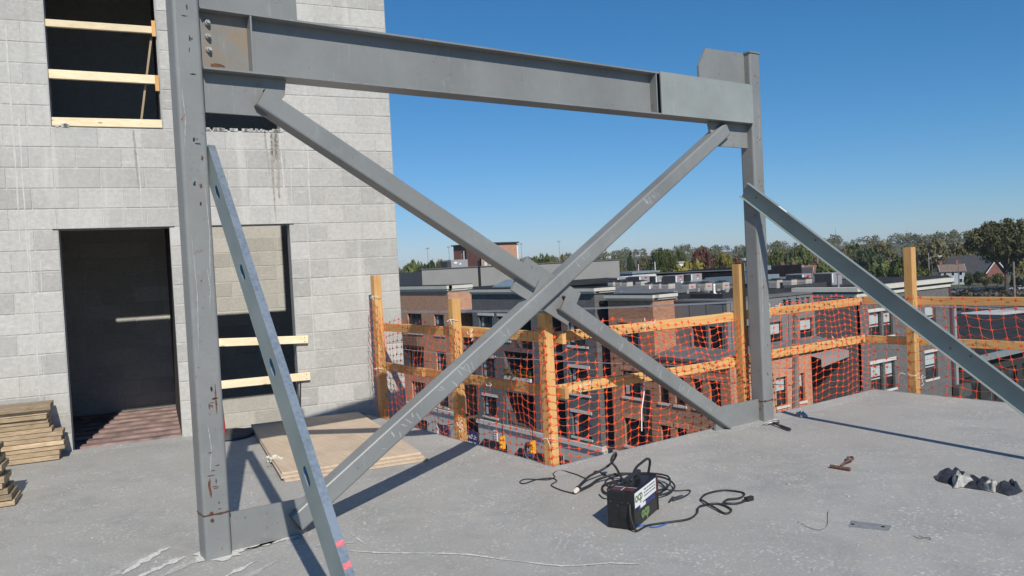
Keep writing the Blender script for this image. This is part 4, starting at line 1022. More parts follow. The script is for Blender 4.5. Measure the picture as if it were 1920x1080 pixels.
# --- dark brick building
db = thing('dark_brick_building', 'dark charcoal brick building with white lintels in the middle', 'building', (32, 40, Z0))
HW_ = [(44.1, 46.0, -3.75, -2.0), (42.0, 43.4, -3.75, -2.0), (33.5, 35.4, -3.75, -2.0), (33.5, 35.4, -6.9, -5.2), (33.5, 35.4, -9.75, -8.15), (44.1, 46.0, -6.9, -5.2), (44.1, 46.0, -9.7, -8.15)]
HR = [(39.4, 41.6, -4.3, -1.7), (39.4, 42.9, -7.3, -4.55), (39.4, 42.9, -10.0, -7.55), (36.05, 37.5, -4.3, -1.7), (36.05, 37.5, -7.3, -4.5), (36.05, 37.5, -10.0, -7.5)]
facade(FX(32), 32.6, 46.9, -10.05, -.37, HW_ + HR, .32, 'wall', 'dark_brick', db)
for h in HW_: window(db, FX(32), *h, 'pair', lintel='stone_trim', sill='stone_trim')
for h in HR: niche(db, FX(32), *h)
facade(FY(32.605), 32.005, 34.0, -10.05, -.37, [], .3, 'wall', 'dark_brick', db)
cornice(db, FX(32), 32.6, 46.9, -.37, -.01, ends=(.22, .1)); cornice(db, FY(32.6), 32, 33.6, -.375, -.006)
facade(FX(32), 32.45, 46.9, Z0, -10.36, [(33.6, 36.4, Z0, -11.6), (38.3, 41.5, Z0, -11.6), (43.1, 46.1, Z0, -11.6)], .4, 'ground_storey', 'store_stone', db)
MB().box(32.4, 46.95, -.16, .3, -10.355, -10.06, FX(32)).build('band_course', 'stone_trim', db)
facade(FY(32.46), 32.003, 35.5, Z0, -10.36, [], .3, 'ground_storey', 'store_stone', db)
MB().box(31.85, 34.0, -.16, .3, -10.37, -10.07, FY(32.6)).build('band_course', 'stone_trim', db)
m = MB()
for a, b in ((33.6, 36.4), (38.3, 41.5), (43.1, 46.1)): m.box(a, b, .25, .29, Z0, -11.6, FX(32))
m.build('shop_window', 'glass_dark', db)
for a, b in ((38.3, 41.5), (43.1, 46.1), (33.6, 36.4)):
    MB().add([V((31.97, a, -11.5)), V((31.97, b, -11.5)), V((30.9, b, -12.4)), V((30.9, a, -12.4)), V((31.97, a, -11.56)), V((31.97, b, -11.56)), V((30.9, b, -12.46)), V((30.9, a, -12.46))], [[0, 1, 2, 3], [7, 6, 5, 4], [3, 2, 6, 7], [0, 3, 7, 4], [1, 5, 6, 2]]).build('awning', 'black_plastic', db)
MB().box(32.3, 62, 32.9, 46.9, -.8, -.6).build('roof', 'roof_grey', db)
r = random.Random(9); m = MB()
for i in range(160):
    p_ = V((31.9 + r.uniform(-.12, .12), r.uniform(39.6, 42.8), -6.3 + r.uniform(-.1, .5))); a_ = V((r.uniform(-1, 1), r.uniform(-1, 1), r.uniform(-1, 1))).normalized() * .09; b_ = a_.cross(V((r.random(), r.random(), r.random()))).normalized() * .09
    m.add([p_ - a_, p_ + b_, p_ + a_, p_ - b_], [[0, 1, 2, 3]])
pl_ = thing('balcony_plants', 'green potted plants along a dark brick balcony railing', 'plants', (31.9, 41, -6.4)); m.build('foliage', 'leaf_green', pl_, kind='stuff'); MB().box(31.82, 31.98, 39.6, 42.8, -6.6, -6.35).build('planter', 'stone_trim', pl_)
# --- near red brick building with its lower wing
rb = thing('brick_building', 'red brick building with cream cornice in front of grey siding', 'building', (32, 28, Z0))
H = [(28.72, 30.42, -3.75, -2.1)]
H2 = [(28.72, 30.42, -6.6, -5.0), (28.72, 30.42, -9.6, -7.9), (26.67, 27.4, -6.65, -5.05), (25.45, 26.2, -6.65, -5.05), (24.18, 24.8, -6.65, -5.05), (22.93, 23.67, -6.65, -5.05), (26.67, 27.4, -9.6, -7.95), (25.45, 26.2, -9.6, -7.95), (24.18, 24.8, -9.6, -7.95), (22.93, 23.67, -9.6, -7.95)]
facade(FX(32), 27.6, 31.4, -3.95, -.77, H, .3, 'wall', 'red_brick', rb)
facade(FX(32), 22.25, 31.4, -10.05, -3.955, H2, .3, 'wall', 'red_brick', rb)
for h in H + H2: window(rb, FX(32), *h, 'pair' if h[1] - h[0] > 1 else 'hung', sill='stone_trim')
for h in H + H2: MB().box(h[0] - .15, h[1] + .15, -.03, .1, h[3] + .004, h[3] + .24, FX(32)).build('brick_arch', 'orange_brick', rb)
facade(FY(27.605), 32.005, 34.1, -3.95, -.77, [], .3, 'wall', 'red_brick', rb)
HB = [(34.2, 35.0, -6.9, -5.3), (35.85, 36.85, -6.9, -5.3), (37.6, 38.5, -6.9, -5.3), (34.2, 35.0, -9.7, -8.1), (35.85, 36.85, -9.7, -8.1), (37.6, 38.5, -9.7, -8.1)]
facade(FY(22.255), 32.005, 39.2, -10.05, -3.955, HB, .3, 'wall', 'orange_brick', rb)
for h in HB: window(rb, FY(22.255), *h, 'hung', sill='stone_trim', blind=.5)
facade(FX(39.2), 22.26, 24.0, Z0, -3.96, [], .01, 'wall', 'orange_brick', rb)
facade(FX(33.5), 31.4, 32.6, Z0, -.7, [], .2, 'wall', 'dark_brick', rb)
cornice(rb, FX(32), 27.6, 31.4, -.77, -.44, ends=(.22, .1)); cornice(rb, FY(27.6), 32, 33.9, -.775, -.436)
facade(FX(31.9), 22.1, 31.5, Z0, -10.06, [(23, 26, Z0, -11.4), (27.5, 30.5, Z0, -11.4)], .3, 'ground_storey', 'store_stone', rb)
facade(FY(22.15), 31.905, 39.2, Z0, -10.06, [], .2, 'ground_storey', 'store_stone', rb)
MB().box(28.1, 28.35, -.16, -.01, -10, -6.0, FX(32)).build('downpipe', 'frame_dark', rb)
m = MB(); m.add([V((31.8, 22.05, -3.95)), V((31.8, 27.6, -3.95)), V((33.8, 27.6, -3.55)), V((33.8, 23.75, -3.55)), V((43.2, 23.75, -3.55)), V((43.2, 22.05, -3.95))], [[0, 3, 2, 1], [0, 5, 4, 3]])
m.add([V((31.8, 22.05, -3.95)), V((31.8, 27.6, -3.95)), V((31.8, 27.6, -4.12)), V((31.8, 22.05, -4.12)), V((39.3, 22.05, -4.12)), V((39.3, 22.05, -3.95))], [[0, 1, 2, 3], [0, 3, 4, 5]])
m.build('skirt_roof', 'roof_grey', rb)
MB().box(32.3, 62, 27.9, 32.5, -1.0, -.82).build('roof', 'roof_membrane', rb)
# --- grey sided upper storey
gs = thing('grey_sided_building', 'grey panelled upper storey with black framed windows beyond brick bay', 'building', (33.8, 24, -4))
HX = [(25.3, 26.35, -3.8, -2.33), (24.15, 25.1, -3.8, -2.33)]; HY = [(34.45, 35.75, -3.9, -2.4), (37.35, 38.7, -3.9, -2.4), (40.45, 41.8, -3.9, -2.4)]
facade(FX(33.8), 23.75, 27.6, -4.3, -.95, HX, .25, 'wall', 'grey_siding', gs)
facade(FY(23.755), 33.805, 43.4, -4.3, -.95, HY, .25, 'wall', 'grey_siding', gs)
for h in HX: window(gs, FX(33.8), *h, 'hung')
for h in HY: window(gs, FY(23.755), *h, 'hung', blind=.47)
m = MB(); m.box(23.65, 27.6, -.06, 1.4, -.95, -.86, FX(33.8)); m.box(33.74, 43.4, -.06, 1.4, -.955, -.865, FY(23.75)); m.build('coping', 'roof_grey', gs)
m = MB(); m.box(35.2, 35.5, 25.15, 27.6, -.96, -.58); m.box(35.51, 43.3, 25.15, 25.45, -.96, -.60); m.build('roof_kerb', 'roof_membrane', gs)
MB().box(35.3, 62, 25.3, 27.8, -1.0, -.82).build('roof', 'roof_membrane', gs)
m = MB()
for x in (34.1, 36.2, 37.1, 39.3, 40.2): m.box(x, x + .02, -.012, .0, -4.2, -.97, FY(23.75))
for y in (24.0, 25.2, 26.45): m.box(y, y + .02, -.012, .0, -4.2, -.97, FX(33.8))
m.build('panel_joint', 'frame_dark', gs)
# patio recess under the upper storey
m = MB(); m.add([V((39.2, 21.6, -4.55)), V((42.0, 21.6, -4.35)), V((42.0, 23.9, -4.1)), V((39.2, 23.9, -4.1)), V((39.2, 21.6, -5.05)), V((42.0, 21.6, -4.72))], [[0, 1, 2, 3], [0, 4, 5, 1]]); m.build('canopy', 'stucco_grey', gs)
MB().box(39.2, 43.2, 26.0, 26.2, Z0, -4.0).build('patio_back_wall', 'stucco_dark', gs)
MB().box(39.9, 41.2, 25.6, 25.75, -9.0, -6.3).build('patio_panel', 'stucco_grey', gs)
MB().box(39.2, 42, 21.9, 26.0, -9.1, -9.0).build('patio_floor', 'sidewalk', gs)
m = MB(); 
for x in (39.25, 40.3, 41.3, 41.95): m.box(x, x + .04, 22.0, 22.04, -9.0, -7.2)
m.box(39.2, 42, 22.0, 22.04, -7.24, -7.18); m.box(39.2, 42, 22.0, 22.04, -8.9, -8.85); x = 39.3
while x < 41.9: m.box(x, x + .012, 22.01, 22.03, -8.85, -7.24); x += .13
m.build('patio_railing', 'duct_metal', gs)
for i, x in enumerate((39.7, 40.8)):
    t_ = thing('patio_chair', 'dark patio chair behind the metal railing beside brick pier' if i == 0 else 'dark patio chair behind the metal railing nearer dark tower', 'chair', (x, 23, -9))
    m = MB(); m.box(x, x + .5, 22.8, 23.3, -8.58, -8.52); m.box(x, x + .5, 23.26, 23.32, -8.52, -7.9); m.build('seat', 'frame_dark', t_)
    m = MB()
    for a in (0, .45):
        for b in (22.82, 23.27): m.box(x + a, x + a + .04, b, b + .04, -9, -8.58)
    m.build('legs', 'frame_dark', t_)
# --- dark brick corner tower
tw = thing('dark_brick_building', 'dark brick corner building with cream banded cornice at right', 'building', (42, 22, Z0))
HT = [(43.25, 44.6, -3.75, -2.2), (44.85, 45.9, -3.75, -2.2), (49.8, 51.2, -3.75, -2.2), (43.25, 44.6, -7.0, -5.3), (44.85, 45.95, -7.0, -5.3), (49.6, 51.2, -7.0, -5.3)]
facade(FY(21), 42.005, 53.0, Z0, -1.2, HT, .3, 'wall', 'dark_brick', tw)
facade(FX(42), 21.0, 25.6, Z0, -1.2, [], .3, 'wall', 'dark_brick', tw)
for h in HT: window(tw, FY(21), *h, 'hung', lintel='stone_trim', sill='stone_trim', blind=.55)
for z0, z1, mt, pr in ((-1.2, -1.02, 'cream_trim', .10), (-1.016, -.88, 'stucco_dark', .12), (-.876, -.62, 'cream_trim', .26)):
    MB().box(42 - pr, 53.0 + pr, -pr, .3, z0, z1, FY(21)).build('cornice_band', mt, tw)
    MB().box(21.004, 25.6, -pr * .98, .3, z0 + .001, z1 - .001, FX(42)).build('cornice_band', mt, tw)
MB().box(42.3, 53.0, 21.3, 40, -.9, -.84).build('roof', 'roof_membrane', tw)
MB().box(42.2, 53.1, 26.0, 26.2, -.86, -.5).build('back_parapet', 'hvac_dark', tw)
MB().box(53.0, 53.3, 20.96, 24, Z0, -1.2).build('corner_strip', 'maroon', tw)
MB().box(53.45, 53.75, 20.9, 21.15, Z0, -2.2).build('downpipe', 'hvac_grey', tw)
MB().box(52.9, 54.6, 20.5, 20.9, -8.6, -7.8).build('meter_box', 'concrete_dark', tw)
# --- low dark roofs to the right
lr = thing('low_building', 'low dark flat roofed building right of the dark tower', 'building', (66, 22, Z0))
MB().box(55.2, 95, 22, 40, -6.9, -6.6).build('roof', 'roof_membrane', lr)
MB().box(55.2, 95, 21.7, 21.98, -6.95, -6.52).build('fascia', 'duct_metal', lr)
facade(FY(22.3), 55.2, 95, Z0, -6.95, [(56, 60, Z0, -8), (61, 66, Z0, -8), (67, 72, Z0, -8)], .4, 'wall', 'dark_interior', lr)
m = MB()
for a, b in ((56, 60), (61, 66), (67, 72)): m.box(a, b, .2, .24, Z0, -8, FY(22.3))
m.build('shop_window', 'glass_dark', lr)
MB().tube([V((65.6, 21.2, Z0)), V((65.6, 21.2, -7.4))], .09, 8).build('porch_post', 'hvac_grey', lr)
lr2 = thing('low_building', 'low building with a pale sloping strip on its dark roof', 'building', (95, 42, Z0))
MB().box(70, 150, 40.5, 70, -8.6, -8.3).build('roof', 'black_wall', lr2)
r = random.Random(17); m = MB()
for i in range(40): x, y = r.uniform(74, 140), r.uniform(42, 66); a_ = r.uniform(.4, 2.2); m.box(x, x + a_, y, y + a_ * .7, -8.29, -8.29 + r.uniform(.2, 1.1))
m.build('roof_clutter', 'hvac_dark', lr2, kind='stuff')
MB().box(70, 150, 40.3, 40.5, Z0, -8.3).build('wall', 'hvac_dark', lr2)
m = MB(); m.add([V((78, 52, -8.28)), V((86, 56, -8.28)), V((128, 43, -8.28)), V((124, 41, -8.28)), V((78, 52, -7.9)), V((86, 56, -7.9)), V((128, 43, -7.9)), V((124, 41, -7.9))], [[4, 5, 6, 7], [0, 4, 7, 3], [0, 1, 5, 4], [1, 2, 6, 5], [3, 7, 6, 2]]); m.build('pale_strip', 'roof_light', lr2)
m = MB(); m.box(104, 107, 56, 58, -8.3, -6.6); m.box(84, 85.5, 43, 44.2, -8.3, -7.2); m.build('roof_unit', 'house_brick', lr2)
# --- grey penthouse block behind, brick tower, distant flat roofs
pb = thing('stucco_building', 'plain grey stucco block rising behind the red brick cornice', 'building', (40, 62, Z0))
facade(FY(61.9), 36.15, 62, -3, 1.74, [], .3, 'wall', 'stucco_grey', pb)
facade(FX(36.14), 61.95, 90, -3, 1.55, [], .3, 'wall', 'stucco_dark', pb)  # dim side: its shade is put into a darker stucco colour
MB().box(36.05, 62, 61.8, 62.3, 1.745, 1.82).build('coping', 'roof_grey', pb)
MB().box(36.3, 62, 62.3, 90, 1.2, 1.5).build('roof', 'roof_grey', pb)
MB().box(42.55, 42.75, 61.7, 61.88, -1, 2.4).build('downpipe', 'frame_dark', pb)
m = MB()
for i in range(7): m.box(43.4 + i * .62, 43.7 + i * .62, 61.9, 62.1, 1.825, 2.3)
m.box(43.2, 47.9, 61.9, 62.1, 2.305, 2.4); m.build('parapet_rail', 'stone_trim', pb)
t_ = thing('rooftop_unit', 'grey rooftop unit with white labels on the grey stucco block', 'rooftop unit', (48, 76, 1.5))
MB().box(47.6, 49.9, 75.2, 77, 1.5, 2.75).build('casing', 'hvac_grey', t_); MB().box(47.1, 47.58, 75.3, 76.8, 1.5, 2.6).build('side_duct', 'hvac_dark', t_)
m = MB(); m.box(48.0, 48.4, 75.19, 75.198, 2.3, 2.5); m.box(48.75, 48.95, 75.19, 75.198, 2.15, 2.35); m.build('white_plate', 'white_label', t_)
bt = thing('brick_tower', 'orange brick tower with tall white window beyond grey roof', 'building', (69, 97, Z0))
facade(FX(66), 97, 104.5, -5, 5.3, [(100.6, 102.2, 1.2, 4.4)], .3, 'wall', 'house_brick', bt)  # side away from the sun, shade put into a darker brick colour
facade(FY(97), 66.005, 73.2, -5, 5.3, [], .3, 'wall', 'orange_brick', bt)
window(bt, FX(66), 100.6, 102.2, 1.2, 4.4, 'pair'); MB().box(65.93, 65.99, 101.3, 101.5, 1.2, 4.4).build('white_mullion', 'white_paint', bt)
MB().box(65.7, 73.5, 96.7, 104.7, 5.3, 5.5).build('roof', 'shingle_dark', bt)
MB().box(73.21, 73.5, 97.1, 98, -5, 5.2).build('white_edge', 'white_paint', bt)
ws = thing('flat_roof_store', 'long dark flat roofed store beyond the rooftop units', 'building', (75, 62, Z0))
MB().add([V((72, 66.6, z)) for z in (Z0, -.2)] + [V((76.5, 54.8, z)) for z in (Z0, -.2)] + [V((100, 64, z)) for z in (Z0, -.2)] + [V((95, 76, z)) for z in (Z0, -.2)], [[0, 1, 3, 2], [2, 3, 5, 4], [4, 5, 7, 6], [6, 7, 1, 0], [1, 7, 5, 3]]).build('wall', 'black_wall', ws)
MB().bar((71.9, 66.7, -.17), (76.5, 54.7, -.17), .2, .12).build('coping', 'roof_grey', ws)
for i, (x, y, w_, dp, zt, lb_) in enumerate(((58, 62.5, 4.2, 3, -.35, 'dark rooftop stair hut with white edge, left of two'), (62.5, 61.5, 4.5, 3, -.25, 'dark rooftop stair hut with white edge, right of two'), (68, 66, 4.5, 3, .2, 'pale rooftop hut beside the long dark store'))):
    t_ = thing('roof_hut', lb_, 'roof hut', (x, y, -4)); MB().box(x, x + w_, y, y + dp, -6, zt - .25).build('wall', 'hvac_dark' if i < 2 else 'stone_trim', t_)
    MB().box(x - .2, x + w_ + .2, y - .2, y + dp, zt - .246, zt).build('roof_edge', 'white_paint' if i < 2 else 'duct_metal', t_)
MB().box(56, 100, 47, 61, -3.2, -3).build('distant_roof', 'roof_membrane', kind='structure')

# ------------------------------------------------------------------ ROOFTOP MACHINES
def condenser(x, y, lbl, logo=False):
    t_ = thing('condenser_unit', lbl, 'condenser', (x, y, -.82), 'beige condenser units on the flat roof'); s_ = .70; h_ = .62
    MB().box(x, x + s_, y, y + s_, -.80, -.80 + h_ - .06).build('casing', 'hvac_beige', t_)
    m = MB()
    for k in range(5): z = -.76 + k * .082; m.box(x + .04, x + s_ - .04, y - .014, y - .001, z, z + .035); m.box(x - .014, x - .001, y + .04, y + s_ - .04, z, z + .05)
    m.build('louvre', 'hvac_beige', t_)
    MB().box(x - .02, x + s_ + .02, y - .02, y + s_ + .02, -.80 + h_ - .056, -.80 + h_).build('top_cover', 'hvac_dark', t_)
    MB().cyl((x + s_ / 2, y + s_ / 2, -.80 + h_ + .002), .28, .05, 14).build('fan_guard', 'frame_dark', t_)
    if logo: MB().box(x + .24, x + .46, y - .022, y - .016, -.50, -.42).build('logo_badge', 'logo_red', t_)
CN = [(47.4, 47.4, 'beige condenser unit, farthest left of the rooftop row', 0), (47.2, 46.2, 'beige condenser unit, second in the rooftop row', 0), (46.6, 44.8, 'beige condenser unit, third in the rooftop row', 0), (42.8, 38.2, 'beige condenser unit beside white vent pipe, left of three', 0), (42.3, 36.9, 'beige condenser unit, middle of three above brick cornice', 0), (41.9, 35.6, 'beige condenser unit, right of three above brick cornice', 0), (41.3, 33.1, 'beige condenser unit with red badge, left of three', 1), (42.1, 32.3, 'beige condenser unit with red badge, middle of three', 1), (43.1, 31.6, 'beige condenser unit with red badge beside the duct hood', 1), (45.1, 28.6, 'beige condenser unit just right of the steel column', 0), (45.3, 27.6, 'beige condenser unit, second right of the steel column', 0), (45.9, 26.9, 'beige condenser unit, third right of the steel column', 0), (47.8, 44.3, 'beige condenser unit tucked among packaged units', 0)]
for a in CN: condenser(*a)
def package(x, y, lbl, w_=1.05, dp=1.5, h_=1.25, badge=True):
    h_ *= .66
    t_ = thing('packaged_unit', lbl, 'rooftop unit', (x, y, -.82), 'grey packaged units on the flat roof')
    MB().box(x, x + w_, y, y + dp, -.70, -.70 + h_).build('casing', 'hvac_grey', t_)
    MB().box(x - .03, x - .002, y + .05, y + dp - .05, -.66, -.75 + h_).build('shade_side', 'hvac_dark', t_)  # dark sheet: the shade of the unlit side put into colour
    MB().box(x - .02, x + w_ + .02, y - .02, y + dp, -.82, -.702).build('base_rail', 'hvac_dark', t_)
    MB().box(x + .0, x + .12, y - .012, y - .001, -.55, -.70 + h_ - .05).build('white_strip', 'white_label', t_)
    if badge:
        m = MB(); c = V((x + w_ * .62, y - .012, -.70 + h_ - .16)); ring = [c + V((.20 * math.cos(k * math.pi / 8), 0, .07 * math.sin(k * math.pi / 8))) for k in range(16)]
        m.add(ring + [q + V((0, .01, 0)) for q in ring], [list(range(16))] + [[i, (i + 1) % 16, 16 + (i + 1) % 16, 16 + i] for i in range(16)]); m.build('logo_badge', 'logo_red', t_)
    MB().box(x + w_ * .55, x + w_ * .65, y - .012, y - .001, -.42, -.32).build('white_plate', 'white_label', t_)
for a in ((52.3, 52.0, 'grey packaged unit without badge, farthest left', 1.1, 1.3, 1.05, False), (50.6, 47.3, 'grey packaged unit with red badge, first behind condensers', 1.3, 1.5, 1.25), (52.2, 46.8, 'grey packaged unit half hidden by its neighbour', .9, 1.5, 1.15, False), (52.9, 45.0, 'grey packaged unit with red badge in the middle', 1.05, 1.6, 1.15), (54.2, 44.3, 'grey packaged unit with red badge near the dark store', 1.45, 1.5, 1.2), (46.4, 27.5, 'large grey packaged unit with red badge, left of the right pair', 1.05, 1.3, 1.2), (46.9, 25.6, 'large grey packaged unit with red badge, right of the right pair', 1.15, 1.3, 1.22)): package(*a)
hd = thing('exhaust_hood', 'sheet metal exhaust duct hood with round fan on roof', 'exhaust hood', (46, 33, -.82))
MB().box(46.0, 48.6, 31.4, 33.0, -.82, -.5).build('curb', 'hvac_dark', hd)
MB().box(45.9, 49.0, 31.2, 33.2, -.5, .06).build('duct', 'duct_metal', hd)
m = MB(); m.add([V((45.9, 33.203, -.45)), V((45.9, 33.203, .05)), V((45.9, 35.6, -.06)), V((45.9, 35.6, .0)), V((47.2, 33.203, -.45)), V((47.2, 33.203, .05)), V((47.2, 35.6, -.06)), V((47.2, 35.6, .0))], [[0, 1, 3, 2], [4, 6, 7, 5], [1, 5, 7, 3], [0, 2, 6, 4], [2, 3, 7, 6]]); m.build('sloped_duct', 'duct_metal', hd)
MB().cyl((47.3, 32.2, .062), .6, .26, 18).build('fan_drum', 'duct_metal', hd); MB().cyl((47.3, 32.2, .324), .7, .08, 18, .55).build('fan_cap', 'duct_metal', hd)
MB().box(46.6, 48.2, 31.3, 32.4, .41, .72).build('top_box', 'duct_metal', hd)
hd2 = thing('exhaust_hood', 'tilted sheet metal hood on the dark brick roof', 'exhaust hood', (32.8, 42.5, -.6))
m = MB(); m.add([V((33.0, 42.2, .15)), V((33.0, 45.4, .15)), V((34.4, 45.6, .62)), V((34.4, 42.4, .62)), V((33.0, 42.2, .08)), V((33.0, 45.4, .08)), V((34.4, 45.6, .55)), V((34.4, 42.4, .55))], [[0, 1, 2, 3], [7, 6, 5, 4], [0, 4, 5, 1], [1, 5, 6, 2], [2, 6, 7, 3], [3, 7, 4, 0]]); m.build('sloped_sheet', 'duct_metal', hd2)
m = MB()
for x, y in ((33.1, 42.4), (33.1, 45.2), (34.2, 42.6), (34.2, 45.3)): m.box(x, x + .08, y, y + .08, -.6, .1)
m.build('support_leg', 'frame_dark', hd2)
for i, (x, y, h_, lb_) in enumerate(((42.0, 37.6, .52, 'white vent pipe beside the left condenser row'), (33.2, 41.2, .95, 'short white vent pipe on the dark brick roof'), (48.6, 40.4, .55, 'white vent pipe among the packaged units'), (48.2, 39.0, .5, 'white vent pipe right of the packaged units'), (46.0, 24.6, .85, 'grey vent pipe on the right roof edge'), (44.5, 29.4, .5, 'white vent pipe right of the steel column'))):
    t_ = thing('vent_pipe', lb_, 'vent pipe', (x, y, -.82), 'vent pipes on the flat roofs'); MB().cyl((x, y, -.82), .07, h_, 10).build('pipe', 'white_pvc' if 'white' in lb_ else 'hvac_grey', t_); MB().cyl((x, y, -.82 + h_ + .002), .10, .06, 10).build('cap', 'hvac_grey', t_)
t_ = thing('vent_pipe', 'white bent pipe over the roof kerb below the condensers', 'vent pipe', (40, 29.8, -.8), 'vent pipes on the flat roofs')
MB().tube(spline([(38.6, 28.6, -.15), (38.6, 28.6, -.7), (38.55, 28.4, -.82), (38.3, 28.0, -.84)], 4), .08, 8).build('pipe', 'white_pvc', t_, True)
r = random.Random(12); t_ = thing('roof_clutter', 'small pipes, boxes and cables cluttering the flat roof', 'roof clutter', (44, 36, -.82), kind='stuff'); m = MB()
for i in range(90):
    x, y = r.uniform(37, 50), r.uniform(27, 46); h_ = r.uniform(.06, .26)
    if 31 < y < 36 and x > 45: continue
    m.box(x, x + r.uniform(.05, .35), y, y + r.uniform(.05, .35), -.82, -.82 + h_)
for i in range(24): x, y = r.uniform(33, 35), r.uniform(38, 46); m.box(x, x + .1, y, y + r.uniform(.1, .3), -.6, -.6 + r.uniform(.3, .62))
m.build('piece', 'hvac_grey', t_, kind='stuff')
t_ = thing('satellite_dish', 'small white satellite dish on a thin roof mast', 'dish', (64, 46, -1)); MB().tube([V((64, 46, -3)), V((64, 46, 1.0))], .04, 6).build('mast', 'hvac_grey', t_)
MB().lathe((64, 46, .9), [(.02, 0), (.35, .12), (.5, .35), (.48, .36), (.3, .15), (.02, .04)], 14).build('dish', 'white_pvc', t_)

# ------------------------------------------------------------------ STREET THINGS
up_ = thing('utility_pole', 'weathered wooden utility pole with insulators crossing grey siding', 'utility pole', (27.2, 15, Z0))
MB().tube([V((27.05, 15, Z0)), V((27.1, 15, -6)), V((27.35, 15, -2)), V((27.42, 15, -.62))], [.17, .15, .12, .11], 10).build('pole', 'pole_wood', up_)
MB().box(26.65, 28.5, 14.95, 15.05, -.72, -.60).build('crossarm', 'frame_dark', up_)
for x in (26.72, 27.05, 27.6, 27.95, 28.35):
    m = MB(); m.cyl((x, 15, -.60), .04, .28, 8); m.cyl((x, 15, -.46), .075, .05, 10); m.cyl((x, 15, -.36), .075, .06, 10); m.build('insulator', 'frame_dark', up_)
up2 = thing('utility_pole', 'distant wooden utility pole down the street at left', 'utility pole', (27.2, 78, Z0)); MB().tube([V((27.2, 78, Z0)), V((27.2, 78, -1.2))], [.16, .11], 8).build('pole', 'pole_wood', up2); MB().box(26.3, 28.1, 77.95, 78.05, -1.5, -1.4).build('crossarm', 'pole_wood', up2)
def wire(a, b, sag, lbl, rr=.011, mat='wire_grey'):
    a, b = V(a), V(b); t_ = thing('overhead_wire', lbl, 'cable', (a.x, a.y, a.z), 'overhead wires along the street')
    MB().tube([a.lerp(b, i / 16) - V((0, 0, sag * 4 * (i / 16) * (1 - i / 16))) for i in range(17)], rr, 5).build('strand', mat, t_)
LW = 'pale overhead wire strung along the street past the brick fronts'
for x, z in ((26.72, -.33), (27.05, -.33), (27.6, -.33), (28.35, -.33)): wire((x, 15, z), (x, 78, z - 1.0), .55, LW); wire((x, 15, z), (x, -40, z), .5, LW)
wire((27.3, 15, -3.2), (27.2, 78, -3.8), .8, LW, .02); wire((27.2, 15, -3.9), (27.2, 78, -4.3), .9, LW, .016, 'frame_dark')
wire((20, -6, -9.9), (27, 60, -8.6), .5, 'dark span wire carrying the traffic signals', .015, 'frame_dark')
def signal(x, y, ztop, lbl):
    t_ = thing('traffic_signal', lbl, 'traffic signal', (x, y, ztop - 1), 'yellow traffic signals hung over the street'); 
    MB().bbox(x - .12, x + .12, y - .10, y + .10, ztop - .80, ztop, .03).build('housing', 'signal_yellow', t_)
    for k in range(3):
        z = ztop - .14 - k * .26; m = MB(); m.tube([V((x - .121, y, z)), V((x - .23, y, z + .0))], [.095, .09], 12); m.build('visor', 'signal_yellow', t_)
        MB().tube([V((x - .122, y, z)), V((x - .13, y, z))], .075, 12).build('lens', 'dark_interior', t_)
    MB().tube([V((x, y, ztop)), V((x, y, ztop + 1.1))], .025, 6).build('hanger', 'frame_dark', t_)
signal(25.75, 34.5, -8.6, 'yellow traffic signal hanging before the pale shopfront'); signal(27.24, 33.45, -8.98, 'yellow traffic signal hanging before the round shop sign')
def disc_sign(lbl, x, y, z, rr, mat, txts):
    t_ = thing('shop_sign', lbl, 'shop sign', (x, y, z)); m = MB(); m.tube([V((x - .05, y, z)), V((x + .05, y, z))], rr, 28); m.build('board', mat, t_)
    m = MB(); ring = [V((x - .052, y + rr * .98 * math.cos(k * math.pi / 16), z + rr * .98 * math.sin(k * math.pi / 16))) for k in range(33)]; m.tube(ring, .02, 5, False); m.build('rim', 'hvac_grey', t_)
    MB().tube([V((x, y, z + rr * .5)), V((32, y, z + rr * .5))], .03, 6).build('bracket', 'frame_dark', t_)
    fr = Fr((x - .06, y, z), (0, -1, 0), (1, 0, 0))
    for body, size, dz, mt in txts: text_mesh(body, size, fr, 0, 0, dz, mt, t_)
disc_sign('round navy and maroon shop sign with white and blue lettering', 31.2, 39.2, -11.2, .62, 'sign_maroon', (('net', .42, .08, 'white_paint'), ('Vault', .46, -.24, 'sign_blue')))
t_ = thing('shop_sign', 'navy shop sign board with white lettering near far corner', 'shop sign', (31.85, 48, -11.7)); MB().box(46.95, 49.3, -.12, -.02, -12.3, -11.15, FX(32)).build('board', 'sign_navy', t_)
fr_ = Fr((31.86, 48.1, -11.6), (0, -1, 0), (1, 0, 0)); text_mesh('WhyetPalt', .50, fr_, 0, 0, 0, 'white_paint', t_, bold=.01)
MB().box(47.2, 48.6, -.13, -.122, -12.1, -12.0, FX(32)).build('underline', 'white_paint', t_)
t_ = thing('shop_sign', 'black blade sign with blue lettering beside the corner post', 'shop sign', (31, 35.9, -11.5)); MB().box(30.9, 31.0, 35.3, 36.5, -12.6, -10.9).build('board', 'black_plastic', t_)
fr_ = Fr((30.88, 35.9, -11.3), (0, -1, 0), (1, 0, 0)); text_mesh('all', .62, fr_, 0, 0, 0, 'sign_blue', t_); text_mesh('of wax', .26, fr_, 0, 0, -.55, 'white_paint', t_); MB().tube([V((30.95, 35.2, Z0)), V((30.95, 35.2, -10.8))], .05, 8).build('post', 'hvac_grey', t_)
t_ = thing('shop_sign', 'small round navy sign with yellow bars at left', 'shop sign', (31, 50.2, -11.5)); m = MB(); m.tube([V((30.9, 50.2, -11.6)), V((31, 50.2, -11.6))], .75, 24); m.build('board', 'sign_navy', t_)
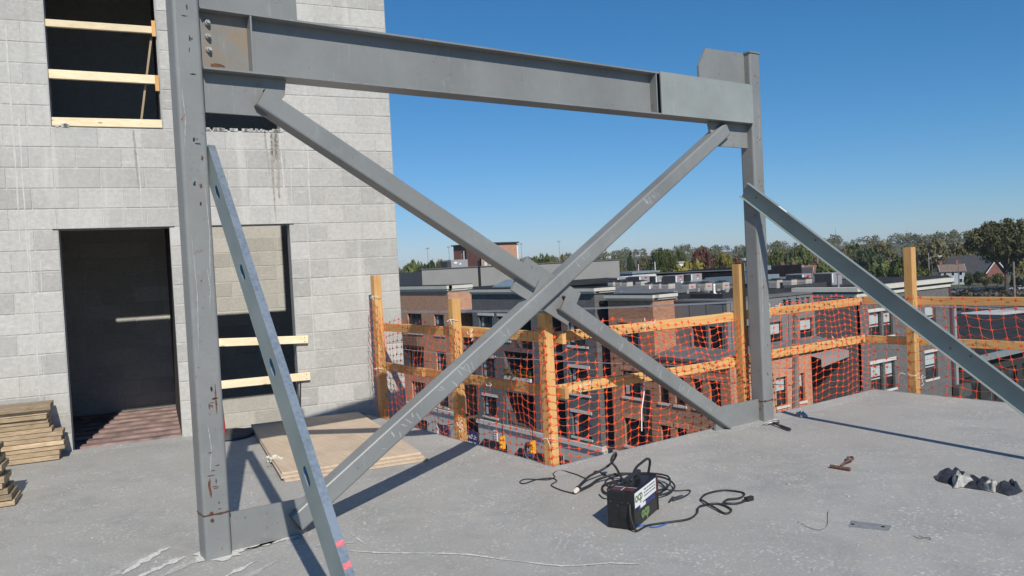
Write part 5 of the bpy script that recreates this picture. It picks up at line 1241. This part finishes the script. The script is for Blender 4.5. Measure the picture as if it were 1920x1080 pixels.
m = MB(); m.bar((30.89, 50.6, -11.95), (30.89, 49.8, -11.45), .02, .2, (1, 0, 0)); m.bar((30.89, 50.6, -11.6), (30.89, 49.8, -11.1), .02, .2, (1, 0, 0)); m.build('bar', 'signal_yellow', t_); MB().tube([V((30.95, 50.2, -10.9)), V((32, 50.2, -10.9))], .03, 6).build('bracket', 'frame_dark', t_)
t_ = thing('notice_board', 'white notice plate fixed on the pale shopfront', 'notice', (31.9, 44.4, -11.1)); MB().box(44.22, 44.65, -.10, -.04, -11.45, -10.65, FX(32)).build('plate', 'white_paint', t_)
m = MB()
for k in range(4): m.box(44.28, 44.58, -.106, -.101, -11.35 + k * .18, -11.27 + k * .18, FX(32))
m.build('faint_print', 'grey_print', t_)

# ------------------------------------------------------------------ TREES
def crown_mesh(name, seed, shape='round', nc=34, per=64, leafs=.105):
    r = random.Random(seed); vs = []; fs = []
    for c in range(nc):
        if shape == 'cone':
            z = r.random() ** 1.2; rr = (1 - z) * .95 * math.sqrt(r.uniform(.3, 1)); g = r.uniform(0, 6.28); c0 = V((rr * math.cos(g), rr * math.sin(g), z * .98)); cr = .10 + .16 * (1 - z)
        else:
            while True:
                q = V((r.uniform(-1, 1), r.uniform(-1, 1), r.uniform(-1, 1)))
                if .35 < q.length < 1: break
            q *= (.85 if shape == 'round' else 1.0); c0 = V((q.x * .85, q.y * .85, .52 + q.z * .42)); cr = r.uniform(.16, .34) if shape != 'big' else r.uniform(.07, .19)
        for k in range(per):
            d = V((r.gauss(0, 1), r.gauss(0, 1), r.gauss(0, 1))); d = d.normalized() * cr * (r.random() ** .4); d.z *= .75
            p_ = c0 + d
            nrm = (d.normalized() * .8 + V((r.uniform(-1, 1), r.uniform(-1, 1), r.uniform(-.3, 1)))).normalized()
            a_ = nrm.cross(V((r.uniform(-1, 1), r.uniform(-1, 1), r.uniform(-1, 1)))).normalized(); b_ = nrm.cross(a_); s_ = leafs * r.uniform(.5, 1.15)
            i = len(vs); vs += [p_ + a_ * s_, p_ + b_ * s_ * .7, p_ - a_ * s_, p_ - b_ * s_ * .7]; fs.append([i, i + 1, i + 2, i + 3])
    return mesh_obj(name, vs, fs, 'leaf_green', mesh_only=True)
CR = {'round': [crown_mesh('crown', 50 + i) for i in range(4)], 'sparse': [crown_mesh('crown', 70 + i, 'wide', 40, 42, .085) for i in range(2)], 'cone': [crown_mesh('crown', 80, 'cone', 70, 30, .085)], 'big': [crown_mesh('crown', 90, 'big', 230, 62, .034)]}
def trunk_mesh(seed):
    r = random.Random(seed); m = MB(); m.tube([V((0, 0, 0)), V((.01, 0, .2)), V((.02, .01, .45)), V((0, .02, .8))], [.055, .045, .035, .012], 8)
    for k in range(7):
        g = r.uniform(0, 6.28); z = r.uniform(.22, .5); l = r.uniform(.35, .7); a = V((.015, .005, z)); b = a + V((math.cos(g) * l * .5, math.sin(g) * l * .5, l * .28)); c = b + V((math.cos(g + .3) * l * .4, math.sin(g + .3) * l * .4, l * .22)); m.tube([a, b, c], [.026, .016, .006], 6)
    return mesh_obj('trunk', m.v, m.f, 'bark', mesh_only=True)
TR = [trunk_mesh(i) for i in range(3)]
KL_ = {'green': ('leaf_green', 'round', 'green broadleaf tree in the woods beyond the flat roofs', 'green broadleaf trees beyond the roofs'), 'dark': ('leaf_dark', 'round', 'dark green dense tree in the woods beyond the flat roofs', 'dark green trees beyond the roofs'), 'deep': ('leaf_deep', 'sparse', 'dark olive tree', 'dark olive trees'), 'olive': ('leaf_olive', 'sparse', 'olive brown autumn tree in the woods beyond the flat roofs', 'olive brown trees beyond the roofs'), 'yellow': ('leaf_yellow', 'round', 'yellowing autumn tree in the woods beyond the flat roofs', 'yellowing trees beyond the roofs'), 'red': ('leaf_red', 'round', 'small reddish autumn tree in the woods beyond the flat roofs', 'reddish trees beyond the roofs')}
def tree(kind, x, y, ztop, wd, special='', shape=None):
    mt, sh, lb_, gr = KL_[kind]; zb = terrain(x, y) - .3; h_ = ztop - zb; wd = max(wd, h_ * .42)
    az = math.degrees(math.atan2(x + 1.2, y + 4.9)); side = 'left of the brick tower' if az < 34 else ('behind the crossed braces' if az < 42 else ('above the rooftop units' if az < 52 else ('just right of the steel column' if az < 57 else ('behind the sloping channel' if az < 61 else ('beside the timber corner post' if az < 64.5 else 'near the far right houses')))))
    hb = 'low ' if h_ < 9 else ('tall ' if h_ > 17.5 else ''); lb_ = hb + lb_.split(' in the woods')[0] + ' ' + side
    t_ = thing('pine_tree' if shape == 'cone' else ('bush' if h_ < 8 else 'tree'), special or lb_, 'tree', (x, y, zb), None if special else gr)
    g = rnd.uniform(0, 6.28)
    c = bpy.data.objects.new('crown', rnd.choice(CR[shape or sh])); COL.objects.link(c); c.parent = t_; c.scale = (wd / 2 * 1.08, wd / 2 * 1.08, h_ * (.80 if shape != 'cone' else .95)); c.location = (0, 0, h_ * (.20 if shape != 'cone' else .05)); c.rotation_euler = (0, 0, g)
    if shape == 'big' and special.startswith('huge'): c.scale.z = h_ * .60; c.location.z = h_ * .40
    c.material_slots[0].link = 'OBJECT'; c.material_slots[0].material = MATS[mt]
    k = bpy.data.objects.new('trunk', rnd.choice(TR)); COL.objects.link(k); k.parent = t_; k.scale = (h_ * .42, h_ * .42, h_ * .95); k.rotation_euler = (0, 0, g + 1)
TREES = [
    ('deep', 240.0, 94.5, 8.2, 20.1, 'huge olive brown tree towering over houses at far right', 'big'),
    ('green', 194.5, 181.2, 5.6, 11.4, 'largest green tree above the rooftop units', 'big'),
    ('dark', 229.0, 231.6, 4.9, 6.6, 'dark pointed conifer above the rooftop huts', 'cone'),
    ('red', 248.8, 210.6, 5.6, 9.5, 'rounded reddish brown tree above the dark store', None),
    ('yellow', 141.3, 120.7, 0.8, 11.8, '', None),
    ('yellow', 177.3, 140.1, 2.3, 4.8, 'bright yellow green tree left of right column', None),
    ('olive', 111.6, 122.3, 1.8, 4.8, '', None),
    ('green', 258.1, 272.9, 3.8, 8.6, '', None),
    ('olive', 296.7, 291.1, 3.0, 8.9, '', None),
    ('green', 250.8, 223.3, 4.8, 7.6, '', None),
    ('green', 259.7, 197.1, 4.4, 7.7, '', None),
    ('olive', 321.9, 263.5, 5.4, 8.2, '', None),
    ('olive', 164.2, 169.0, -0.9, 4.8, '', None),
    ('red', 181.7, 179.9, -1.1, 3.8, '', None),
    ('green', 282.3, 305.0, 2.9, 8.4, '', None),
    ('green', 110.0, 196.4, 4.2, 3.7, '', None),
    ('dark', 107.9, 186.2, 4.3, 4.4, '', None),
    ('olive', 131.2, 218.9, 4.3, 4.5, '', None),
    ('green', 122.4, 223.8, 4.8, 3.5, '', None),
    ('olive', 159.4, 248.5, 4.0, 4.8, '', None),
    ('green', 171.8, 215.3, 5.1, 6.0, '', None),
    ('olive', 188.6, 227.5, 5.8, 5.6, '', None),
    ('green', 192.7, 249.7, 4.9, 5.2, '', None),
    ('green', 196.1, 259.6, 4.3, 4.4, '', None),
    ('green', 274.5, 194.1, 3.6, 9.5, '', None),
    ('olive', 167.9, 119.7, -0.4, 4.6, '', None),
    ('green', 329.4, 220.3, 5.1, 12.6, '', None),
    ('green', 208.9, 130.5, -1.3, 8.1, '', None),
    ('olive', 348.6, 227.6, 0.5, 9.5, '', None),
    ('olive', 355.9, 216.2, 3.2, 13.0, '', None),
    ('dark', 284.6, 160.0, 2.3, 11.3, '', None),
    ('green', 267.4, 144.3, -3.1, 11.6, '', None),
    ('green', 228.1, 117.7, -1.2, 7.8, '', None),
    ('olive', 339.2, 164.1, 4.6, 15.8, '', None),
    ('olive', 361.1, 164.6, 1.4, 14.1, '', None),
    ('green', 261.0, 129.1, -5.3, 6.4, '', None),
    ('olive', 371.6, 188.6, -0.6, 12.6, '', None),
    ('green', 269.8, 125.6, -8.5, 5.4, '', None),
    ('dark', 282.9, 163.0, -1.2, 7.3, '', None),
    ('green', 235.1, 123.2, -4.4, 8.2, '', None),
    ('green', 284.4, 124.6, -8.6, 3.3, '', None),
    ('dark', 305.5, 130.8, -8.8, 5.1, '', None),
    ('olive', 292.4, 122.2, -9.8, 4.5, '', None),
    ('green', 293.7, 119.2, -9.2, 4.1, '', None),
    ('olive', 278.0, 104.8, 3.4, 11.9, '', None),
    ('green', 283.9, 109.5, -10.4, 4.5, '', None),
    ('olive', 391.1, 215.6, 4.1, 13.7, '', None),
    ('green', 384.7, 226.5, 4.9, 12.2, '', None),
    ('green', 238.8, 175.1, 2.7, 5.8, '', None),
    ('red', 234.2, 181.1, 0.8, 4.7, '', None)
]
for tr_ in TREES: tree(*tr_)
# far woods that read as one mass
r = random.Random(33); vs = []; fs = []
for i in range(900):
    az = math.radians(r.uniform(12, 78)); D = r.uniform(380, 1000) if i < 620 else r.uniform(1000, 2300)
    x, y = -1.2 + D * math.sin(az), -4.9 + D * math.cos(az); zb = terrain(x, y); h_ = r.uniform(8, 13.5) * (1.15 if D > 1000 else 1); R_ = h_ * r.uniform(.36, .6); nq = int(210 if D < 700 else 110)
    for k in range(nq):
        d = V((r.gauss(0, 1), r.gauss(0, 1), r.gauss(0, 1))).normalized(); q = r.random() ** .35; lob = 1 + .25 * math.sin(3 * math.atan2(d.y, d.x) + i) * r.random()
        p_ = V((x, y, zb + h_ * .58)) + V((d.x * R_ * q * lob, d.y * R_ * q * lob, d.z * h_ * .42 * q))
        a_ = V((r.uniform(-1, 1), r.uniform(-1, 1), r.uniform(-1, 1))).normalized(); b_ = a_.cross(d).normalized() if a_.cross(d).length > .05 else V((0, 0, 1)); s_ = h_ * r.uniform(.035, .075) * (1.3 if nq < 150 else 1)
        j = len(vs); vs += [p_ + a_ * s_, p_ + b_ * s_ * .8, p_ - a_ * s_, p_ - b_ * s_ * .8]; fs.append([j, j + 1, j + 2, j + 3])
mesh_obj('far_woods', vs, fs, 'leaf_far', label='hazy brown green woods along the horizon ridge', cat='woods', kind='stuff')
# scrub between the parking lot and the low roofs
r = random.Random(35); vs = []; fs = []
for i in range(5200):
    x, y = r.uniform(110, 250), r.uniform(48, 110)
    if y / x > .62 or y / x < .30: continue
    p_ = V((x, y, Z0 + r.random() ** 1.5 * 2.6)); a_ = V((r.uniform(-1, 1), r.uniform(-1, 1), r.uniform(-1, 1))).normalized(); b_ = a_.cross(V((r.random(), r.random(), 1))).normalized(); s_ = r.uniform(.3, .7); j = len(vs)
    vs += [p_ + a_ * s_, p_ + b_ * s_ * .7, p_ - a_ * s_, p_ - b_ * s_ * .7]; fs.append([j, j + 1, j + 2, j + 3])
mesh_obj('scrub', vs, fs, 'leaf_brown', label='dry brown scrub between the low roofs and parked cars', cat='scrub', kind='stuff')

# ------------------------------------------------------------------ HOUSES, CARS, POLES
def house(lbl, c, ang, Lx, Ly, hw, hr, wall, roof, chim=(), wins=2, trim='white_paint', base=None):
    z0 = terrain(c[0], c[1]) - .2 if base is None else base; a = math.radians(ang); fr = Fr((c[0], c[1], z0), (math.cos(a), math.sin(a), 0), (-math.sin(a), math.cos(a), 0))
    t_ = thing('house', lbl, 'house', (c[0], c[1], z0))
    m = MB(); x, y = Lx / 2, Ly / 2
    pts = [fr.p(sx * x, sy * y, z) for z in (0, hw) for sy in (-1, 1) for sx in (-1, 1)] + [fr.p(-x, 0, hw + hr - .1), fr.p(x, 0, hw + hr - .1)]
    m.add(pts, [[0, 1, 5, 4], [2, 6, 7, 3], [0, 4, 8, 6, 2], [1, 3, 7, 9, 5]]).build('wall', wall, t_)
    o_ = .45; k = hr / y; m = MB()
    for sy in (-1, 1):
        q = [fr.p(-x - o_, sy * (y + o_), hw - o_ * k), fr.p(x + o_, sy * (y + o_), hw - o_ * k), fr.p(x + o_, 0, hw + hr), fr.p(-x - o_, 0, hw + hr)]
        m.add(q + [p_ - V((0, 0, .18)) for p_ in q], [[0, 1, 2, 3], [7, 6, 5, 4], [0, 4, 5, 1], [1, 5, 6, 2], [0, 3, 7, 4]])
    rf = m.build('roof', roof, t_)
    for cx in chim: m = MB(); m.box(cx - .45, cx + .45, -.45, .45, hw + hr * .4, hw + hr + 1.3, fr); m.box(cx - .52, cx + .52, -.52, .52, hw + hr + 1.301, hw + hr + 1.5, fr); m.build('chimney', 'house_brick', rf)
    m = MB()
    for sx in (-1, 1):
        for sy in (-1, 1): m.bar(fr.p(sx * (x + o_ + .02), sy * (y + o_), hw - o_ * k - .1), fr.p(sx * (x + o_ + .02), 0, hw + hr - .1), .06, .3)
    m.build('bargeboard', trim, t_)
    def wn(f2, x0, z0_): o = MB().box(x0 - .6, x0 + .6, -.06, -.005, z0_, z0_ + 1.6, f2).build('window', trim, t_); MB().box(x0 - .48, x0 + .48, -.075, -.062, z0_ + .1, z0_ + 1.5, f2).build('pane', 'glass_dark', o)
    fa = Fr(fr.p(0, -y, 0), fr.u, fr.n); fb_ = Fr(fr.p(-x, 0, 0), fr.n, fr.u)
    for fl in range(max(1, int(hw // 2.7))):
        for i in range(wins): wn(fa, -x + Lx * (i + .5) / wins, .9 + 2.8 * fl); 
        for i in range(2): wn(fb_, -y + Ly * (i + .5) / 2, .9 + 2.8 * fl)
    return t_
house('pale pink house with a grey roof and brick chimneys', (269.5, 184.5), -60, 9, 9, 7.0, 3.6, 'house_pink', 'shingle_grey', (-2.5, 1.5))
house('dark red brick house with a small front gable', (263.2, 175.3), -62, 8, 7, 6.6, 3.2, 'house_brick', 'shingle_dark')
house('house with rusty red roof behind the utility pole', (283, 180), -60, 12, 8, 7.0, 3.2, 'house_brick', 'roof_rust', (2,))
house('brown roofed house with a chimney among right trees', (347.5, 191), -62, 15, 9, 6.2, 3.2, 'stone_trim', 'shingle_brown', (-3,))
house('pale blue two storey house with brown roof and chimneys', (314.5, 144.5), -56, 8, 7, 5.6, 2.4, 'house_blue', 'shingle_brown', (-3.5, 2.0), 3)
house('long house row with a dark shingled roof', (352.5, 158.5), -62, 30, 16, 3.0, 7.2, 'house_brick', 'shingle_dark', (-9,), 5)
house('brick house with white half timbered gable under big tree', (325.8, 133.3), 28, 7, 6.2, 4.6, 4.6, 'house_brick', 'shingle_dark', (), 2)
for i, (x, y, w_, h_, lb_) in enumerate(((724, 332, 34, 8, 'long white flat building on the far ridge'), (239, 221, 9, 4, 'white gabled shed glimpsed through green tree'), (640, 470, 26, 7, 'small white building far off in the woods'), (820, 900, 30, 16, 'pale building high on the distant hill'))):
    zb = terrain(x, y); t_ = thing('white_building', lb_, 'building', (x, y, zb)); zt = (2.0, -.4, 4.5, 11.5)[i]
    MB().box(x - w_ / 2, x + w_ / 2, y - 5, y + 5, zb, zt).build('wall', 'white_paint', t_); MB().box(x - w_ / 2 - .4, x + w_ / 2 + .4, y - 5.4, y + 5.4, zt + .004, zt + .5).build('roof', 'roof_light', t_)
def car(lbl, x, y, ang, body):
    a = math.radians(ang); z0 = Z0 + .06; fr = Fr((x, y, z0), (math.cos(a), math.sin(a), 0), (-math.sin(a), math.cos(a), 0)); t_ = thing('parked_car', lbl, 'car', (x, y, z0), 'cars parked beyond the scrub')
    side = [(-2.2, .32), (2.2, .32), (2.25, .7), (1.25, .92), (-1.6, .95), (-2.22, .85)]
    MB().prism(side, lambda q, tt: fr.p(q[0], tt, q[1]), -.86, .86).build('body', body, t_)
    MB().prism([(-1.55, .955), (1.05, .93), (.45, 1.38), (-1.0, 1.42)], lambda q, tt: fr.p(q[0], tt, q[1]), -.74, .74).build('cabin_glass', 'glass_dark', t_)
    MB().prism([(-.95, 1.424), (.4, 1.386), (.3, 1.45), (-.8, 1.48)], lambda q, tt: fr.p(q[0], tt, q[1]), -.7, .7).build('roof', body, t_)
    for sx in (-1.35, 1.4):
        for sy in (-.88, .70): o = MB().tube([fr.p(sx, sy, .33), fr.p(sx, sy + .18, .33)], .33, 14).build('wheel', 'tyre', t_)
    m = MB()
    for sy in (-.6, .6): m.box(2.2, 2.27, sy - .18, sy + .18, .58, .72, fr)
    m.build('headlight', 'white_label', t_)
car('silver parked car, leftmost in the distant row', 256.5, 116.7, 120, 'car_silver'); car('dark parked car beside the silver one', 259.2, 113.6, 118, 'car_dark'); car('dark parked car at right of the left group', 263.0, 111.0, 125, 'car_dark')
car('dark parked car left of the right hand pole', 266.0, 106.8, 100, 'car_dark'); car('white parked car right of the right hand pole', 272, 104.5, 95, 'car_white'); car('silver parked car at the right picture edge', 283, 107.0, 95, 'car_silver')
def pole(lbl, x, y, zt, rr, arm=0, nm='utility_pole', mat='pole_wood'):
    zb = terrain(x, y); t_ = thing(nm, lbl, 'pole', (x, y, zb)); MB().tube([V((x, y, zb)), V((x, y, zt))], [rr, rr * .7], 8).build('pole', mat, t_)
    if arm: d = V((.55, -.83, 0)); MB().bar(V((x, y, zt - .5)) - d * arm, V((x, y, zt - .5)) + d * arm, .12, .12).build('crossarm', mat, t_)
pole('wooden utility pole with crossarm in front of houses', 216.3, 137.5, .7, .38, 2.2); pole('thick bare wooden pole near the parked cars', 165.7, 62.5, -2.4, .28); pole('thin pole beside the pale blue house', 298.1, 134.1, -5.8, .22)
pole('thin white mast rising above the flat roofs', 135.3, 127.2, 1.0, .12, 0, 'light_mast', 'white_pvc'); pole('short white mast by the conifer tree', 133.6, 131.0, .6, .1, 0, 'light_mast', 'white_pvc'); pole('thin white mast left of rooftop units', 113.9, 122.0, .6, .1, 0, 'light_mast', 'white_pvc')
t_ = thing('street_lamp', 'street lamp with a curved arm among the right trees', 'street lamp', (311.9, 151.6, Z0)); MB().tube([V((311.9, 151.6, Z0)), V((311.9, 151.6, -1.4))], .16, 6).build('pole', 'hvac_grey', t_); MB().tube(spline([(311.9, 151.6, -3.8), (312.8, 150.4, -3.0), (314.0, 148.6, -2.8)], 4), .1, 6).build('arm', 'hvac_grey', t_); MB().bar((313.9, 148.8, -2.85), (314.6, 147.7, -2.85), .5, .3).build('lamp_head', 'white_paint', t_)
t_ = thing('radio_mast', 'very thin radio mast on the far horizon', 'mast', (762, 472, 0)); MB().tube([V((762, 472, 0)), V((762, 472, 24))], .22, 5).build('mast', 'hvac_grey', t_)
for i, (x, y, zt) in enumerate(((190, 330, 12), (205, 335, 12.5), (250, 335, 13), (272, 330, 13.5))):
    t_ = thing('light_mast', 'thin tall floodlight mast behind the left trees', 'mast', (x, y, Z0), 'floodlight masts behind the left trees'); MB().tube([V((x, y, Z0)), V((x, y, zt))], .14, 5).build('mast', 'hvac_grey', t_); MB().box(x - .9, x + .9, y - .1, y + .1, zt, zt + .7).build('lamp_bank', 'hvac_grey', t_)

# ------------------------------------------------------------------ AIR
hm = bpy.data.materials.new('air_haze'); hm.use_nodes = True; hn = hm.node_tree.nodes
for q in list(hn):
    if q.type == 'BSDF_PRINCIPLED': hn.remove(q)
pv = hn.new('ShaderNodeVolumePrincipled'); pv.inputs['Color'].default_value = (.86, .92, 1, 1); pv.inputs['Density'].default_value = HAZE
hm.node_tree.links.new(pv.outputs[0], hn['Material Output'].inputs['Volume']); MATS['air_haze'] = hm
MB().box(-6900, 6900, -6900, 6900, -16, 62).build('haze', 'air_haze', kind='stuff')
